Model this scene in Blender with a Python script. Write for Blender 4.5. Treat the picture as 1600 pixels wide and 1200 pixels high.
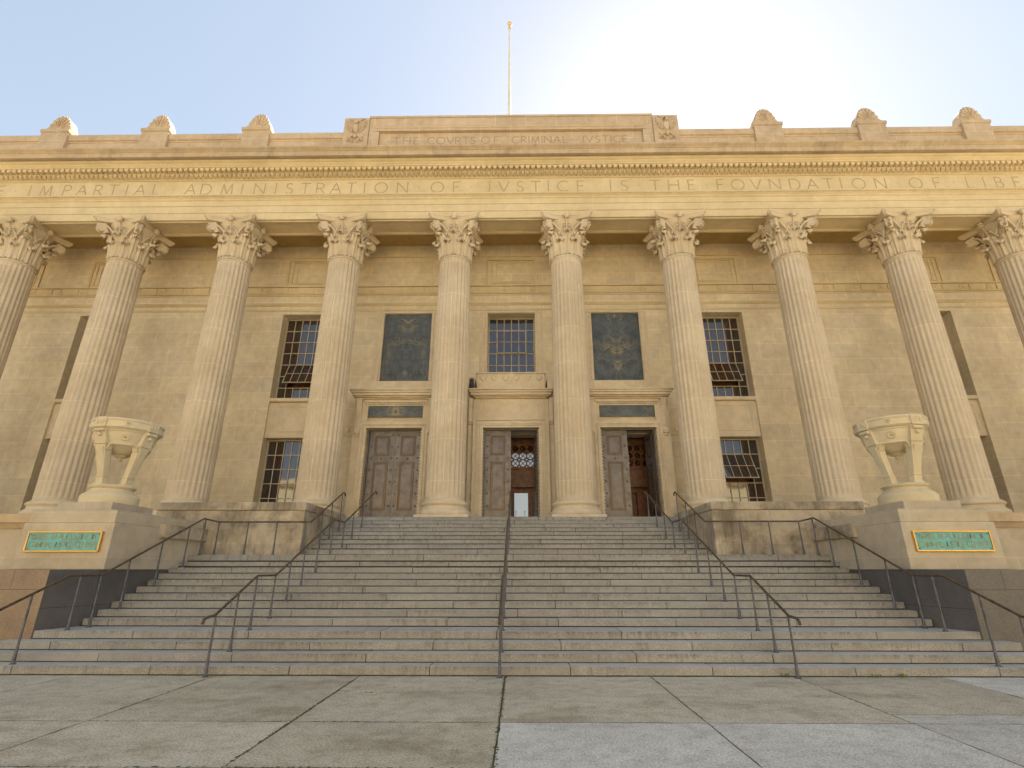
import bpy, math, random
from math import sin, cos, pi, radians, sqrt, atan2
random.seed(7)
for _o in list(bpy.data.objects): bpy.data.objects.remove(_o)
SC = bpy.context.scene
COL = SC.collection

# ------------------------------------------------------------------ camera, sky, sun, exposure
SUN_EL, SUN_AZ = radians(42.0), radians(21.5)      # behind the building, a little to the right
cam_d = bpy.data.cameras.new('camera'); cam = bpy.data.objects.new('camera', cam_d); COL.objects.link(cam)
cam_d.sensor_width = 36.0; cam_d.lens = 36.0*811.0/1600.0
cam_d.clip_end = 3000.0; cam_d.clip_start = 0.1
cam.location = (0.33, 0.0, 1.70)
cam.rotation_euler = (radians(90+19.676), 0.0, radians(0.72))
SC.camera = cam

W = bpy.data.worlds.new('World'); SC.world = W; W.use_nodes = True
wn, wl = W.node_tree.nodes, W.node_tree.links
bg = wn['Background']
sky = wn.new('ShaderNodeTexSky'); sky.sky_type = 'NISHITA'; sky.sun_disc = False
sky.sun_elevation = SUN_EL; sky.sun_rotation = SUN_AZ
sky.altitude = 0; sky.air_density = 1.0; sky.dust_density = 0.5; sky.ozone_density = 1.0
gm = wn.new('ShaderNodeGamma'); gm.inputs[1].default_value = 0.42          # hazy sky: softer range round the sun
hs = wn.new('ShaderNodeHueSaturation'); hs.inputs['Saturation'].default_value = 1.10
wl.new(sky.outputs[0], gm.inputs[0]); wl.new(gm.outputs[0], hs.inputs['Color']); wl.new(hs.outputs[0], bg.inputs[0]); bg.inputs[1].default_value = 0.145

sun_d = bpy.data.lights.new('sun', 'SUN'); sun_d.energy = 5.0; sun_d.angle = radians(0.5); sun_d.color = (1.0, 0.93, 0.80)
sun = bpy.data.objects.new('sun', sun_d); COL.objects.link(sun)
from mathutils import Vector
sdir = Vector((sin(SUN_AZ)*cos(SUN_EL), cos(SUN_AZ)*cos(SUN_EL), sin(SUN_EL)))
sun.rotation_euler = sdir.to_track_quat('Z', 'Y').to_euler()
sun.location = (10, 40, 60)
SC.view_settings.view_transform = 'Standard'; SC.view_settings.look = 'None'
SC.view_settings.exposure = 1.85; SC.view_settings.gamma = 1.0
SC.cycles.max_bounces = 8; SC.cycles.diffuse_bounces = 5

# ------------------------------------------------------------------ materials
def _nt(name):
    m = bpy.data.materials.new(name); m.use_nodes = True
    nt = m.node_tree; b = nt.nodes['Principled BSDF']
    return m, nt, b
def N(nt, t, **kw):
    n = nt.nodes.new(t)
    for k, v in kw.items(): setattr(n, k, v)
    return n
def rgb(c): return (c[0], c[1], c[2], 1.0)
def mixc(nt, a, b, fac, blend='MIX'):
    n = N(nt, 'ShaderNodeMix', data_type='RGBA', blend_type=blend)
    for sock, v in ((n.inputs[0], fac), (n.inputs[6], a), (n.inputs[7], b)):
        if hasattr(v, 'is_output') or isinstance(v, bpy.types.NodeSocket): nt.links.new(v, sock)
        elif isinstance(v, (int, float)): sock.default_value = v
        else: sock.default_value = rgb(v)
    return n.outputs[2]
def noise(nt, vec, scale, detail=4, rough=0.55, stretch=None):
    if stretch:
        mp = N(nt, 'ShaderNodeMapping'); mp.inputs['Scale'].default_value = stretch
        nt.links.new(vec, mp.inputs[0]); vec = mp.outputs[0]
    n = N(nt, 'ShaderNodeTexNoise'); n.inputs['Scale'].default_value = scale
    n.inputs['Detail'].default_value = detail; n.inputs['Roughness'].default_value = rough
    nt.links.new(vec, n.inputs['Vector']); return n.outputs['Fac']
def ramp(nt, fac, p0, p1, v0=0.0, v1=1.0):
    n = N(nt, 'ShaderNodeMapRange'); nt.links.new(fac, n.inputs[0])
    n.inputs[1].default_value = p0; n.inputs[2].default_value = p1
    n.inputs[3].default_value = v0; n.inputs[4].default_value = v1
    return n.outputs[0]
def mul(nt, a, b):
    n = N(nt, 'ShaderNodeMath', operation='MULTIPLY')
    for s, v in ((n.inputs[0], a), (n.inputs[1], b)):
        if isinstance(v, (int, float)): s.default_value = v
        else: nt.links.new(v, s)
    return n.outputs[0]
def bump(nt, b, h, strength=0.3, dist=0.01):
    n = N(nt, 'ShaderNodeBump'); n.inputs['Strength'].default_value = strength; n.inputs['Distance'].default_value = dist
    nt.links.new(h, n.inputs['Height']); nt.links.new(n.outputs[0], b.inputs['Normal'])

def stone(name, base, tint=None, joints=None, mortar=None, stain=0.0, stain_col=(0.10, 0.085, 0.06), stain_scale=0.8,
          island=0.0, rough=0.85, speck=0.06, streak=0.0, bstr=0.25, mott=0.16, stain_lo=0.5, jv=0.10, top_brighten=0, drip=0):
    """limestone / granite: mottling, optional ashlar joints (object X,Z), weather stains, per-stone variation"""
    m, nt, b = _nt(name)
    tc = N(nt, 'ShaderNodeTexCoord'); oc = tc.outputs['Object']
    geo = N(nt, 'ShaderNodeNewGeometry'); oco = oc
    oi = N(nt, 'ShaderNodeObjectInfo'); va = N(nt, 'ShaderNodeVectorMath', operation='MULTIPLY_ADD'); va.inputs[0].default_value = (37.0, 19.0, 3.0)
    cbo = N(nt, 'ShaderNodeCombineXYZ')
    for q_ in range(3): nt.links.new(oi.outputs['Random'], cbo.inputs[q_])
    nt.links.new(cbo.outputs[0], va.inputs[1]); nt.links.new(oc, va.inputs[2]); oc = va.outputs[0]
    tint = tint or (base[0]*0.86, base[1]*0.84, base[2]*0.80)
    col = mixc(nt, base, tint, ramp(nt, noise(nt, oc, 0.55, 5), 0.35, 0.65))
    col = mixc(nt, col, (1-mott*2, 1-mott*2, 1-mott*2), ramp(nt, noise(nt, oc, 3.1, 6, 0.6), 0.35, 0.75, 0, 0.6), 'MULTIPLY')
    jf = None
    if joints:
        bw, rh, ms = joints
        sx = N(nt, 'ShaderNodeSeparateXYZ'); nt.links.new(oco, sx.inputs[0])
        cx = N(nt, 'ShaderNodeCombineXYZ'); nt.links.new(sx.outputs[0], cx.inputs[0]); nt.links.new(sx.outputs[2], cx.inputs[1])
        br = N(nt, 'ShaderNodeTexBrick'); nt.links.new(cx.outputs[0], br.inputs['Vector'])
        br.inputs['Scale'].default_value = 1.0; br.inputs['Brick Width'].default_value = bw; br.inputs['Row Height'].default_value = rh
        br.inputs['Mortar Size'].default_value = ms; br.inputs['Mortar Smooth'].default_value = 0.3; br.inputs['Bias'].default_value = 0.0
        br.inputs['Color1'].default_value = (1-jv, 1-jv, 1-jv*0.8, 1); br.inputs['Color2'].default_value = (1+jv*.6, 1+jv*.4, 1-jv*.2, 1)
        br.inputs['Mortar'].default_value = rgb(mortar or (1.12, 1.12, 1.1))
        col = mixc(nt, col, br.outputs['Color'], 1.0, 'MULTIPLY'); jf = br.outputs['Fac']
    if island:
        r = geo.outputs['Random Per Island']
        col = mixc(nt, col, (1-island, 1-island, 1-island*0.9), r, 'MULTIPLY')
        wn_ = N(nt, 'ShaderNodeTexWhiteNoise', noise_dimensions='1D'); nt.links.new(r, wn_.inputs['W'])
        col = mixc(nt, col, (1.0, 0.94, 0.84), mul(nt, wn_.outputs['Value'], 0.5), 'MULTIPLY')
    fine = noise(nt, oc, 90.0, 3, 0.7)
    col = mixc(nt, col, (1-speck*3, 1-speck*3, 1-speck*3), ramp(nt, fine, 0.35, 0.65), 'MULTIPLY')
    if streak:
        s = noise(nt, oc, 1.0, 5, 0.75, (11.0, 3.0, 0.8)); s2 = noise(nt, oc, 0.45, 3)
        f = mul(nt, ramp(nt, s, 0.50, 0.66), ramp(nt, s2, 0.42, 0.56))
        col = mixc(nt, col, stain_col, mul(nt, f, streak))
    if stain:
        s = noise(nt, oc, stain_scale, 8, 0.68)
        s2 = noise(nt, oc, 1.0, 5, 0.7, (4.0, 4.0, 0.8))
        f = mul(nt, ramp(nt, s, stain_lo, stain_lo+0.17), ramp(nt, s2, 0.35, 0.6, 0.35, 1.0))
        col = mixc(nt, col, stain_col, mul(nt, f, stain))
    if drip:        # black drips hanging from the nosing of each step
        sg = N(nt, 'ShaderNodeSeparateXYZ'); nt.links.new(tc.outputs['Generated'], sg.inputs[0])
        d1 = noise(nt, oc, 1.0, 4, 0.8, (16.0, 1.0, 1.5)); d2 = noise(nt, oc, 0.5, 4, 0.6)
        f = mul(nt, mul(nt, ramp(nt, d1, 0.44, 0.60), ramp(nt, d2, 0.46, 0.56)), ramp(nt, sg.outputs[2], 0.35, 0.98))
        sn0 = N(nt, 'ShaderNodeSeparateXYZ'); nt.links.new(geo.outputs['Normal'], sn0.inputs[0])
        f = mul(nt, f, ramp(nt, sn0.outputs[2], 0.5, 0.8, 1.0, 0.0))
        col = mixc(nt, col, (0.11, 0.09, 0.065), mul(nt, f, drip))
    if top_brighten:        # upward faces lightened in colour to make up for weak sky light
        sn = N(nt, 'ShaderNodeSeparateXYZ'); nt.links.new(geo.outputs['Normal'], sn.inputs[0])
        col = mixc(nt, col, (top_brighten, top_brighten*1.01, top_brighten*1.03), ramp(nt, sn.outputs[2], 0.6, 0.9), 'MULTIPLY')
    nt.links.new(col, b.inputs['Base Color'])
    b.inputs['Roughness'].default_value = rough
    b.inputs['Specular IOR Level'].default_value = 0.25
    bump(nt, b, noise(nt, oc, 28.0, 6, 0.7), bstr, 0.012)
    return m

def plain(name, base, rough=0.5, metal=0.0, var=0.12, vscale=4.0, spec=0.5, bstr=0.0):
    m, nt, b = _nt(name)
    tc = N(nt, 'ShaderNodeTexCoord')
    v = noise(nt, tc.outputs['Object'], vscale, 5, 0.65)
    dark = tuple(c*(1-var*2) for c in base)
    nt.links.new(mixc(nt, base, dark, ramp(nt, v, 0.35, 0.68)), b.inputs['Base Color'])
    b.inputs['Roughness'].default_value = rough; b.inputs['Metallic'].default_value = metal
    b.inputs['Specular IOR Level'].default_value = spec
    if bstr: bump(nt, b, v, bstr, 0.01)
    return m

LS = (0.78, 0.64, 0.44)      # warm limestone
M = {}
M['wall'] = stone('limestone_ashlar', (0.84, 0.705, 0.49), jv=0.06, streak=0.12, joints=(1.62, 0.81, 0.014), mortar=(1.18, 1.17, 1.14), stain=0.12, stain_scale=0.35, stain_col=(0.30, 0.24, 0.16))
M['ls'] = stone('limestone', LS, stain=0.10, stain_col=(0.28, 0.22, 0.14))
M['column'] = stone('column_limestone', (0.71, 0.58, 0.41), jv=0.035, joints=(50.0, 1.66, 0.014), mortar=(1.22, 1.21, 1.18), stain=0.10, stain_col=(0.33, 0.27, 0.18), mott=0.10)
M['capital'] = stone('capital_limestone', (0.74, 0.60, 0.405), mott=0.10)
M['entab'] = stone('entablature_limestone', (0.77, 0.62, 0.375), jv=0.02, joints=(2.6, 60.0, 0.010), mortar=(1.12, 1.12, 1.08), mott=0.10)
M['cornice'] = stone('cornice_limestone', (0.63, 0.485, 0.32), jv=0.06, stain=0.55, stain_scale=0.9, stain_col=(0.20, 0.16, 0.11), streak=0.3, joints=(1.5, 60.0, 0.008), stain_lo=0.53)
M['attic'] = stone('parapet_limestone', (0.66, 0.505, 0.345), jv=0.04, joints=(1.55, 0.72, 0.014), mortar=(1.28, 1.26, 1.18), stain=0.45, stain_scale=0.5, stain_col=(0.27, 0.21, 0.15), stain_lo=0.52)
M['letter'] = plain('groove_shade_lettering', (0.43, 0.325, 0.185), 0.9, 0, 0.1)  # flat strokes; shade and dirt of carved grooves put into the colour
M['letter_dark'] = plain('groove_shade_parapet_lettering', (0.35, 0.26, 0.16), 0.9, 0, 0.1)  # darker tone stands for groove shade and dirt on flat parapet strokes
M['ped'] = stone('pedestal_limestone', (0.62, 0.53, 0.40), stain=0.35, stain_scale=0.9, stain_col=(0.20, 0.165, 0.12), bstr=0.3, joints=(1.7, 0.98, 0.007), mortar=(1.15, 1.15, 1.12), stain_lo=0.53)
M['block'] = stone('weathered_limestone', (0.60, 0.50, 0.37), stain=0.75, stain_scale=1.1, stain_col=(0.115, 0.095, 0.062), bstr=0.45, joints=(1.9, 1.2, 0.008), streak=0.5, stain_lo=0.42, mott=0.22)
M['urn'] = stone('cast_stone', (0.76, 0.64, 0.43), mott=0.10, stain=0.35, stain_col=(0.33, 0.30, 0.24), stain_lo=0.55)
M['step'] = stone('step_granite', (0.53, 0.505, 0.455), tint=(0.455, 0.435, 0.395), top_brighten=1.4, drip=0.75, island=0.16, speck=0.20, streak=0.45, stain=0.35, stain_scale=0.7, stain_col=(0.14, 0.11, 0.07), rough=0.75, bstr=0.3, stain_lo=0.55)
M['grout'] = plain('dark_joint', (0.045, 0.033, 0.026), 0.95, 0, 0.1)
M['granite'] = stone('dark_granite', (0.20, 0.185, 0.175), tint=(0.155, 0.145, 0.14), speck=0.16, stain=0.3, rough=0.5, joints=(1.75, 0.98, 0.006), mortar=(0.45, 0.4, 0.38), stain_col=(0.06, 0.05, 0.045))
M['granite_pink'] = stone('pink_granite', (0.46, 0.35, 0.22), tint=(0.38, 0.26, 0.18), speck=0.14, stain=0.3, rough=0.55, joints=(2.4, 1.33, 0.006), mortar=(0.35, 0.3, 0.28))
M['granite_grey'] = stone('grey_granite', (0.27, 0.235, 0.195), tint=(0.22, 0.195, 0.165), speck=0.16, stain=0.3, rough=0.6, joints=(2.4, 1.33, 0.006), mortar=(0.45, 0.4, 0.38))
M['bronze'] = plain('bronze_door', (0.20, 0.17, 0.148), 0.42, 0.35, 0.2, 3.0, 0.5, 0.15)
M['bronze_trim'] = plain('bronze_moulding', (0.14, 0.09, 0.055), 0.38, 0.5, 0.15, 6.0)
M['rail'] = plain('brown_painted_rail', (0.15, 0.10, 0.06), 0.42, 0.3, 0.35, 9.0)
M['post'] = plain('grey_painted_post', (0.13, 0.125, 0.135), 0.5, 0.2, 0.3, 9.0)
M['sash'] = plain('tan_window_frame', (0.50, 0.42, 0.27), 0.55, 0, 0.12)
M['wood'] = plain('dark_red_wood', (0.30, 0.11, 0.03), 0.45, 0, 0.3, 5.0)
M['gold'] = plain('gilt_frame', (0.70, 0.40, 0.09), 0.35, 0.55, 0.1)
M['teal'] = plain('verdigris_panel', (0.17, 0.47, 0.43), 0.6, 0, 0.16, 5.0)
M['dull_gold'] = plain('dull_gold_letters', (0.33, 0.31, 0.17), 0.6, 0.1, 0.1)
M['pole'] = plain('cream_painted_pole', (0.72, 0.68, 0.52), 0.4, 0, 0.08)
M['brass'] = plain('gilt_ball', (0.80, 0.55, 0.22), 0.3, 0.6, 0.05)
M['owl'] = plain('dark_grey_plastic', (0.06, 0.055, 0.05), 0.8, 0, 0.2, 20)
M['roof'] = plain('roof_felt', (0.18, 0.17, 0.16), 0.95)
M['ceil'] = stone('ceiling_plaster', (0.62, 0.44, 0.17), mott=0.12)
M['handle'] = plain('aged_brass', (0.30, 0.17, 0.06), 0.45, 0.6, 0.05)

def glass_mat():
    m, nt, b = _nt('window_glass')
    tc = N(nt, 'ShaderNodeTexCoord')
    v = noise(nt, tc.outputs['Object'], 1.2, 2)
    nt.links.new(mixc(nt, (0.045, 0.022, 0.016), (0.03, 0.03, 0.035), ramp(nt, v, 0.4, 0.6)), b.inputs['Base Color'])
    b.inputs['Roughness'].default_value = 0.04; b.inputs['IOR'].default_value = 1.9
    bump(nt, b, noise(nt, tc.outputs['Object'], 0.9, 2), 0.05, 0.05)
    return m
M['glass'] = glass_mat()
def emis(name, c, s):
    m, nt, b = _nt(name)
    b.inputs['Base Color'].default_value = rgb(c); b.inputs['Emission Color'].default_value = rgb(c); b.inputs['Emission Strength'].default_value = s
    b.inputs['Roughness'].default_value = 0.3
    return m
M['dark_glass'] = plain('dark_street_glass', (0.03,0.035,0.04), 0.1)
M['litpane'] = emis('daylight_glow_pane', (0.62, 0.72, 0.80), 0.10)  # faint emission stands in for daylight in the grille panes and glass door

def marble_mat():
    m, nt, b = _nt('veined_green_marble')
    tc = N(nt, 'ShaderNodeTexCoord'); oc = tc.outputs['Object']
    # book-matched: mirror x
    sx = N(nt, 'ShaderNodeSeparateXYZ'); nt.links.new(oc, sx.inputs[0])
    ab = N(nt, 'ShaderNodeMath', operation='ABSOLUTE'); nt.links.new(sx.outputs[0], ab.inputs[0])
    oi = N(nt, 'ShaderNodeObjectInfo')
    ofs = mul(nt, oi.outputs['Random'], 37.0)
    cb = N(nt, 'ShaderNodeCombineXYZ'); nt.links.new(ab.outputs[0], cb.inputs[0]); nt.links.new(ofs, cb.inputs[1]); nt.links.new(sx.outputs[2], cb.inputs[2])
    v = cb.outputs[0]
    base = mixc(nt, (0.042, 0.048, 0.043), (0.120, 0.125, 0.116), ramp(nt, noise(nt, v, 1.7, 8, 0.7), 0.35, 0.72))
    def veins(scale, w, dist, st=None):
        vv = v
        if st:
            mp = N(nt, 'ShaderNodeMapping'); mp.inputs['Scale'].default_value = st; mp.inputs['Rotation'].default_value = (0, 0.5, 0); nt.links.new(v, mp.inputs[0]); vv = mp.outputs[0]
        nz = N(nt, 'ShaderNodeTexNoise'); nz.inputs['Scale'].default_value = scale; nz.inputs['Detail'].default_value = 9
        nz.inputs['Roughness'].default_value = 0.62; nz.inputs['Distortion'].default_value = dist
        nt.links.new(vv, nz.inputs['Vector'])
        s = N(nt, 'ShaderNodeMath', operation='SUBTRACT'); nt.links.new(nz.outputs['Fac'], s.inputs[0]); s.inputs[1].default_value = 0.5
        a = N(nt, 'ShaderNodeMath', operation='ABSOLUTE'); nt.links.new(s.outputs[0], a.inputs[0])
        return ramp(nt, a.outputs[0], 0.0, w, 1.0, 0.0)
    mid = ramp(nt, ab.outputs[0], 0.1, 1.1, 1.0, 0.25)
    m1 = mul(nt, ramp(nt, noise(nt, v, 0.8, 3), 0.42, 0.60), mid)
    col = mixc(nt, base, (0.40, 0.29, 0.11), mul(nt, mul(nt, veins(0.75, 0.032, 0.4), m1), 0.85))
    col = mixc(nt, col, (0.30, 0.25, 0.13), mul(nt, mul(nt, veins(1.6, 0.012, 0.3, (1.0, 1.0, 0.45)), mid), 0.5))
    col = mixc(nt, col, (0.34, 0.33, 0.28), mul(nt, veins(2.6, 0.005, 0.2, (1.2, 1, 0.6)), 0.30))
    cl = mul(nt, ramp(nt, noise(nt, v, 1.3, 8, 0.75), 0.54, 0.74), mid)
    col = mixc(nt, col, (0.26, 0.24, 0.14), mul(nt, cl, 0.4))
    nt.links.new(col, b.inputs['Base Color']); b.inputs['Roughness'].default_value = 0.35
    return m
M['marble'] = marble_mat()

def concrete(name, base, dirt, dirt_amt):
    m, nt, b = _nt(name)
    tc = N(nt, 'ShaderNodeTexCoord'); oc = tc.outputs['Object']
    geo = N(nt, 'ShaderNodeNewGeometry')
    col = mixc(nt, base, tuple(c*0.80 for c in base), ramp(nt, noise(nt, oc, 0.8, 6, 0.6), 0.35, 0.7))
    col = mixc(nt, col, (0.84, 0.83, 0.80), geo.outputs['Random Per Island'], 'MULTIPLY')
    col = mixc(nt, col, dirt, mul(nt, ramp(nt, noise(nt, oc, 0.9, 7, 0.65, (0.6, 1.2, 1)), 0.50, 0.70), dirt_amt))
    fine = noise(nt, oc, 42, 5, 0.85)
    col = mixc(nt, col, (0.42, 0.40, 0.37), ramp(nt, fine, 0.47, 0.61), 'MULTIPLY')
    col = mixc(nt, col, (1.5, 1.47, 1.4), ramp(nt, noise(nt, oc, 60, 3, 0.8), 0.56, 0.68, 0.0, 0.9), 'MULTIPLY')
    col = mixc(nt, col, (0.72, 0.70, 0.64), ramp(nt, noise(nt, oc, 4.5, 6, 0.75), 0.45, 0.70), 'MULTIPLY')
    sp = N(nt, 'ShaderNodeTexVoronoi', feature='F1'); sp.inputs['Scale'].default_value = 3.1; sp.inputs['Randomness'].default_value = 1.0
    nt.links.new(oc, sp.inputs['Vector'])
    col = mixc(nt, col, (0.06, 0.055, 0.05), mul(nt, ramp(nt, sp.outputs['Distance'], 0.028, 0.045, 1.0, 0.0), 0.55))
    nt.links.new(col, b.inputs['Base Color']); b.inputs['Roughness'].default_value = 0.85
    b.inputs['Specular IOR Level'].default_value = 0.3
    bump(nt, b, noise(nt, oc, 60, 6, 0.75), 0.35, 0.008)
    return m
M['conc_old'] = concrete('old_concrete', (0.68, 0.60, 0.455), (0.33, 0.26, 0.15), 0.75)
M['conc_new'] = concrete('new_concrete', (0.76, 0.715, 0.63), (0.60, 0.57, 0.51), 0.4)
M['asphalt'] = concrete('pale_street_concrete', (0.50, 0.45, 0.36), (0.42, 0.37, 0.30), 0.5)
M['opp'] = plain('cream_render', (0.82, 0.68, 0.42), 0.9, 0, 0.05)
def moss_mat():
    m, nt, b = _nt('mossy_joint')
    tc = N(nt, 'ShaderNodeTexCoord')
    nt.links.new(mixc(nt, (0.060, 0.050, 0.032), (0.115, 0.115, 0.035), ramp(nt, noise(nt, tc.outputs['Object'], 1.6, 6), 0.45, 0.62)), b.inputs['Base Color'])
    b.inputs['Roughness'].default_value = 1.0
    return m
M['moss'] = moss_mat()
M['moss_green'] = plain('moss_green', (0.15, 0.145, 0.045), 1.0, 0, 0.35, 2.5)
M['weed'] = plain('weed_green', (0.10, 0.15, 0.03), 0.8)

# ------------------------------------------------------------------ mesh builder
class MB:
    def __init__(s): s.v = []; s.f = []
    def add(s, vs, fs):
        n = len(s.v); s.v += [tuple(p) for p in vs]; s.f += [tuple(i+n for i in f) for f in fs]; return s
    def box(s, x0, x1, y0, y1, z0, z1):
        return s.add([(x0,y0,z0),(x1,y0,z0),(x1,y1,z0),(x0,y1,z0),(x0,y0,z1),(x1,y0,z1),(x1,y1,z1),(x0,y1,z1)],
                     [(3,2,1,0),(4,5,6,7),(0,1,5,4),(1,2,6,5),(2,3,7,6),(3,0,4,7)])
    def prism_x(s, yz, x0, x1):      # closed outline in (y,z) swept along x
        n = len(yz)
        vs = [(x0,y,z) for y, z in yz] + [(x1,y,z) for y, z in yz]
        fs = [tuple((i+1) % n + k*n if False else v for v in (i, (i+1) % n, (i+1) % n + n, i+n)) for i in range(n) for k in (0,)]
        fs += [tuple(range(n-1,-1,-1)), tuple(range(n, 2*n))]
        return s.add(vs, fs)
    def prism_y(s, xz, y0, y1, taper=0.0):      # outline in (x,z) swept along y, front at y0 (optionally shrunk)
        n = len(xz); cx = sum(p[0] for p in xz)/n; cz = sum(p[1] for p in xz)/n
        vs = [(cx+(x-cx)*(1-taper), y0, cz+(z-cz)*(1-taper)) for x, z in xz] + [(x,y1,z) for x, z in xz]
        fs = [(i, (i+1) % n, (i+1) % n + n, i+n) for i in range(n)]
        fs += [tuple(range(n-1,-1,-1)), tuple(range(n, 2*n))]
        return s.add(vs, fs)
    def rev(s, prof, cx=0, cy=0, n=32, a0=0, a1=2*pi, flute=None):
        full = abs(a1-a0-2*pi) < 1e-6; m = n if full else n+1
        vs = []
        for r, z in prof:
            for i in range(m):
                a = a0+(a1-a0)*i/n
                rr = r if not flute else flute(r, a, z)
                vs.append((cx+rr*cos(a), cy+rr*sin(a), z))
        fs = []
        for j in range(len(prof)-1):
            for i in range(n):
                i2 = (i+1) % m
                fs.append((j*m+i, j*m+i2, (j+1)*m+i2, (j+1)*m+i))
        if full:
            fs.append(tuple(range(m-1,-1,-1))); fs.append(tuple((len(prof)-1)*m+i for i in range(m)))
        return s.add(vs, fs)
    def tube(s, path, r, n=8, r1=None):
        P = [Vector(p) for p in path]; rings = []; r1 = r if r1 is None else r1
        up = Vector((0,0,1))
        for i, p in enumerate(P):
            t = (P[min(i+1,len(P)-1)]-P[max(i-1,0)]).normalized()
            u = t.cross(up)
            if u.length < 1e-3: u = t.cross(Vector((1,0,0)))
            u.normalize(); w = t.cross(u).normalized()
            rr = r+(r1-r)*i/max(1,len(P)-1)
            rings.append([p+u*cos(2*pi*k/n)*rr+w*sin(2*pi*k/n)*rr for k in range(n)])
        vs = [q for R in rings for q in R]; fs = []
        for i in range(len(P)-1):
            for k in range(n): fs.append((i*n+k, i*n+(k+1)%n, (i+1)*n+(k+1)%n, (i+1)*n+k))
        fs.append(tuple(range(n-1,-1,-1))); fs.append(tuple((len(P)-1)*n+k for k in range(n)))
        return s.add(vs, fs)
    def grid(s, rows):               # rows of equal length points
        m = len(rows[0]); vs = [p for r in rows for p in r]
        return s.add(vs, [(j*m+i, j*m+i+1, (j+1)*m+i+1, (j+1)*m+i) for j in range(len(rows)-1) for i in range(m-1)])
    def ball(s, c, r, n=12, sz=1.0, sy=1.0):
        m = n//2; vs=[]; fs=[]
        for j in range(m+1):
            t = pi*j/m
            for i in range(n):
                a = 2*pi*i/n
                vs.append((c[0]+r*sin(t)*cos(a), c[1]+r*sy*sin(t)*sin(a), c[2]+r*sz*cos(t)))
        for j in range(m):
            for i in range(n): fs.append((j*n+i, (j+1)*n+i, (j+1)*n+(i+1)%n, j*n+(i+1)%n))
        return s.add(vs, fs)
    def xf(s, fn): s.v = [fn(p) for p in s.v]; return s
    def build(s, name, mat, parent=None, smooth=False, bevel=0.0, auto=False):
        off = parent_world(parent) if parent else (0,0,0)
        me = bpy.data.meshes.new(name)
        me.from_pydata([(p[0]-off[0], p[1]-off[1], p[2]-off[2]) for p in s.v], [], s.f); me.update()
        import bmesh
        bm = bmesh.new(); bm.from_mesh(me); bmesh.ops.remove_doubles(bm, verts=bm.verts, dist=1e-5)
        bmesh.ops.recalc_face_normals(bm, faces=bm.faces); bm.to_mesh(me); bm.free()
        me.materials.append(M[mat])
        if smooth:
            for p in me.polygons: p.use_smooth = True
        o = bpy.data.objects.new(name, me); COL.objects.link(o)
        if parent: o.parent = parent
        if auto: me.set_sharp_from_angle(angle=radians(35))
        if bevel:
            b = o.modifiers.new('bevel', 'BEVEL'); b.width = bevel; b.segments = 2; b.limit_method = 'ANGLE'; b.angle_limit = radians(50)
        return o
def parent_world(p):
    x = y = z = 0.0
    while p: x += p.location[0]; y += p.location[1]; z += p.location[2]; p = p.parent
    return (x, y, z)
def thing(name, label, cat, loc=(0,0,0), group=None):
    o = bpy.data.objects.new(name, None); COL.objects.link(o); o.location = loc; o.empty_display_size = 0.3
    o['label'] = label; o['category'] = cat
    if group: o['group'] = group
    return o
def tag(o, label, cat, group=None):
    o['label'] = label; o['category'] = cat
    if group: o['group'] = group
    return o
def struct(name, mb, mat):
    o = mb.build(name, mat); o['kind'] = 'structure'; return o
def mx(p): return (-p[0], p[1], p[2])

# ------------------------------------------------------------------ stair geometry (fitted)
T, R_, L1, L2, D0 = 0.3525, 0.1459, 0.806, 1.05, 9.936
ZT = [0.0]+[k*R_ for k in range(1,14)]+[2.088,2.263,2.419,2.569,2.712,2.857,3.002,3.151,3.308,3.46]
YN = [0.0]+[D0+(k-1)*T+(L1-T if k > 4 else 0)+(L2-T if k > 14 else 0) for k in range(1,24)]
ZP = ZT[23]                       # portico floor
def tread_z(y):
    z = 0.0
    for k in range(1,24):
        if y >= YN[k]: z = ZT[k]
    return z

# ------------------------------------------------------------------ ground and pavement
g = MB().add([(-900,-900,-0.02),(900,-900,-0.02),(900,900,-0.02),(-900,900,-0.02)], [(0,1,2,3)])
struct('ground', g, 'asphalt')
JX = [-22.1,-19.6,-17.2,-14.7,-12.25,-9.75,-7.3,-4.84,-2.38,0.09,2.54,4.95,7.40,9.85,12.3,14.8,17.2,19.7,22.1]
JY = [-4.0,-1.1,2.6,5.60,7.12,9.925,10.965]
old, new = MB(), MB()
G = 0.007
def slab(mb, x0, x1, y0, y1, z=0.0, skew=0.0):
    P = []
    def edge(a, b, nx, ny):
        L = max(abs(b[0]-a[0]), abs(b[1]-a[1])); n = max(2, int(L/0.14))
        w = random.uniform(0.3, 1.0)
        for i in range(n):
            t = i/n; j = (G*0.5+random.random()**3*0.016*w+0.006*max(0,sin(t*6.3*w+x0*3)))
            P.append((a[0]+(b[0]-a[0])*t+nx*j, a[1]+(b[1]-a[1])*t+ny*j, z))
    edge((x0,y0),(x1,y0),0,1); edge((x1,y0),(x1,y1),-1,0); edge((x1,y1),(x0,y1),0,-1); edge((x0,y1),(x0,y0),1,0)
    mb.add(P, [tuple(range(len(P)))])
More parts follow.
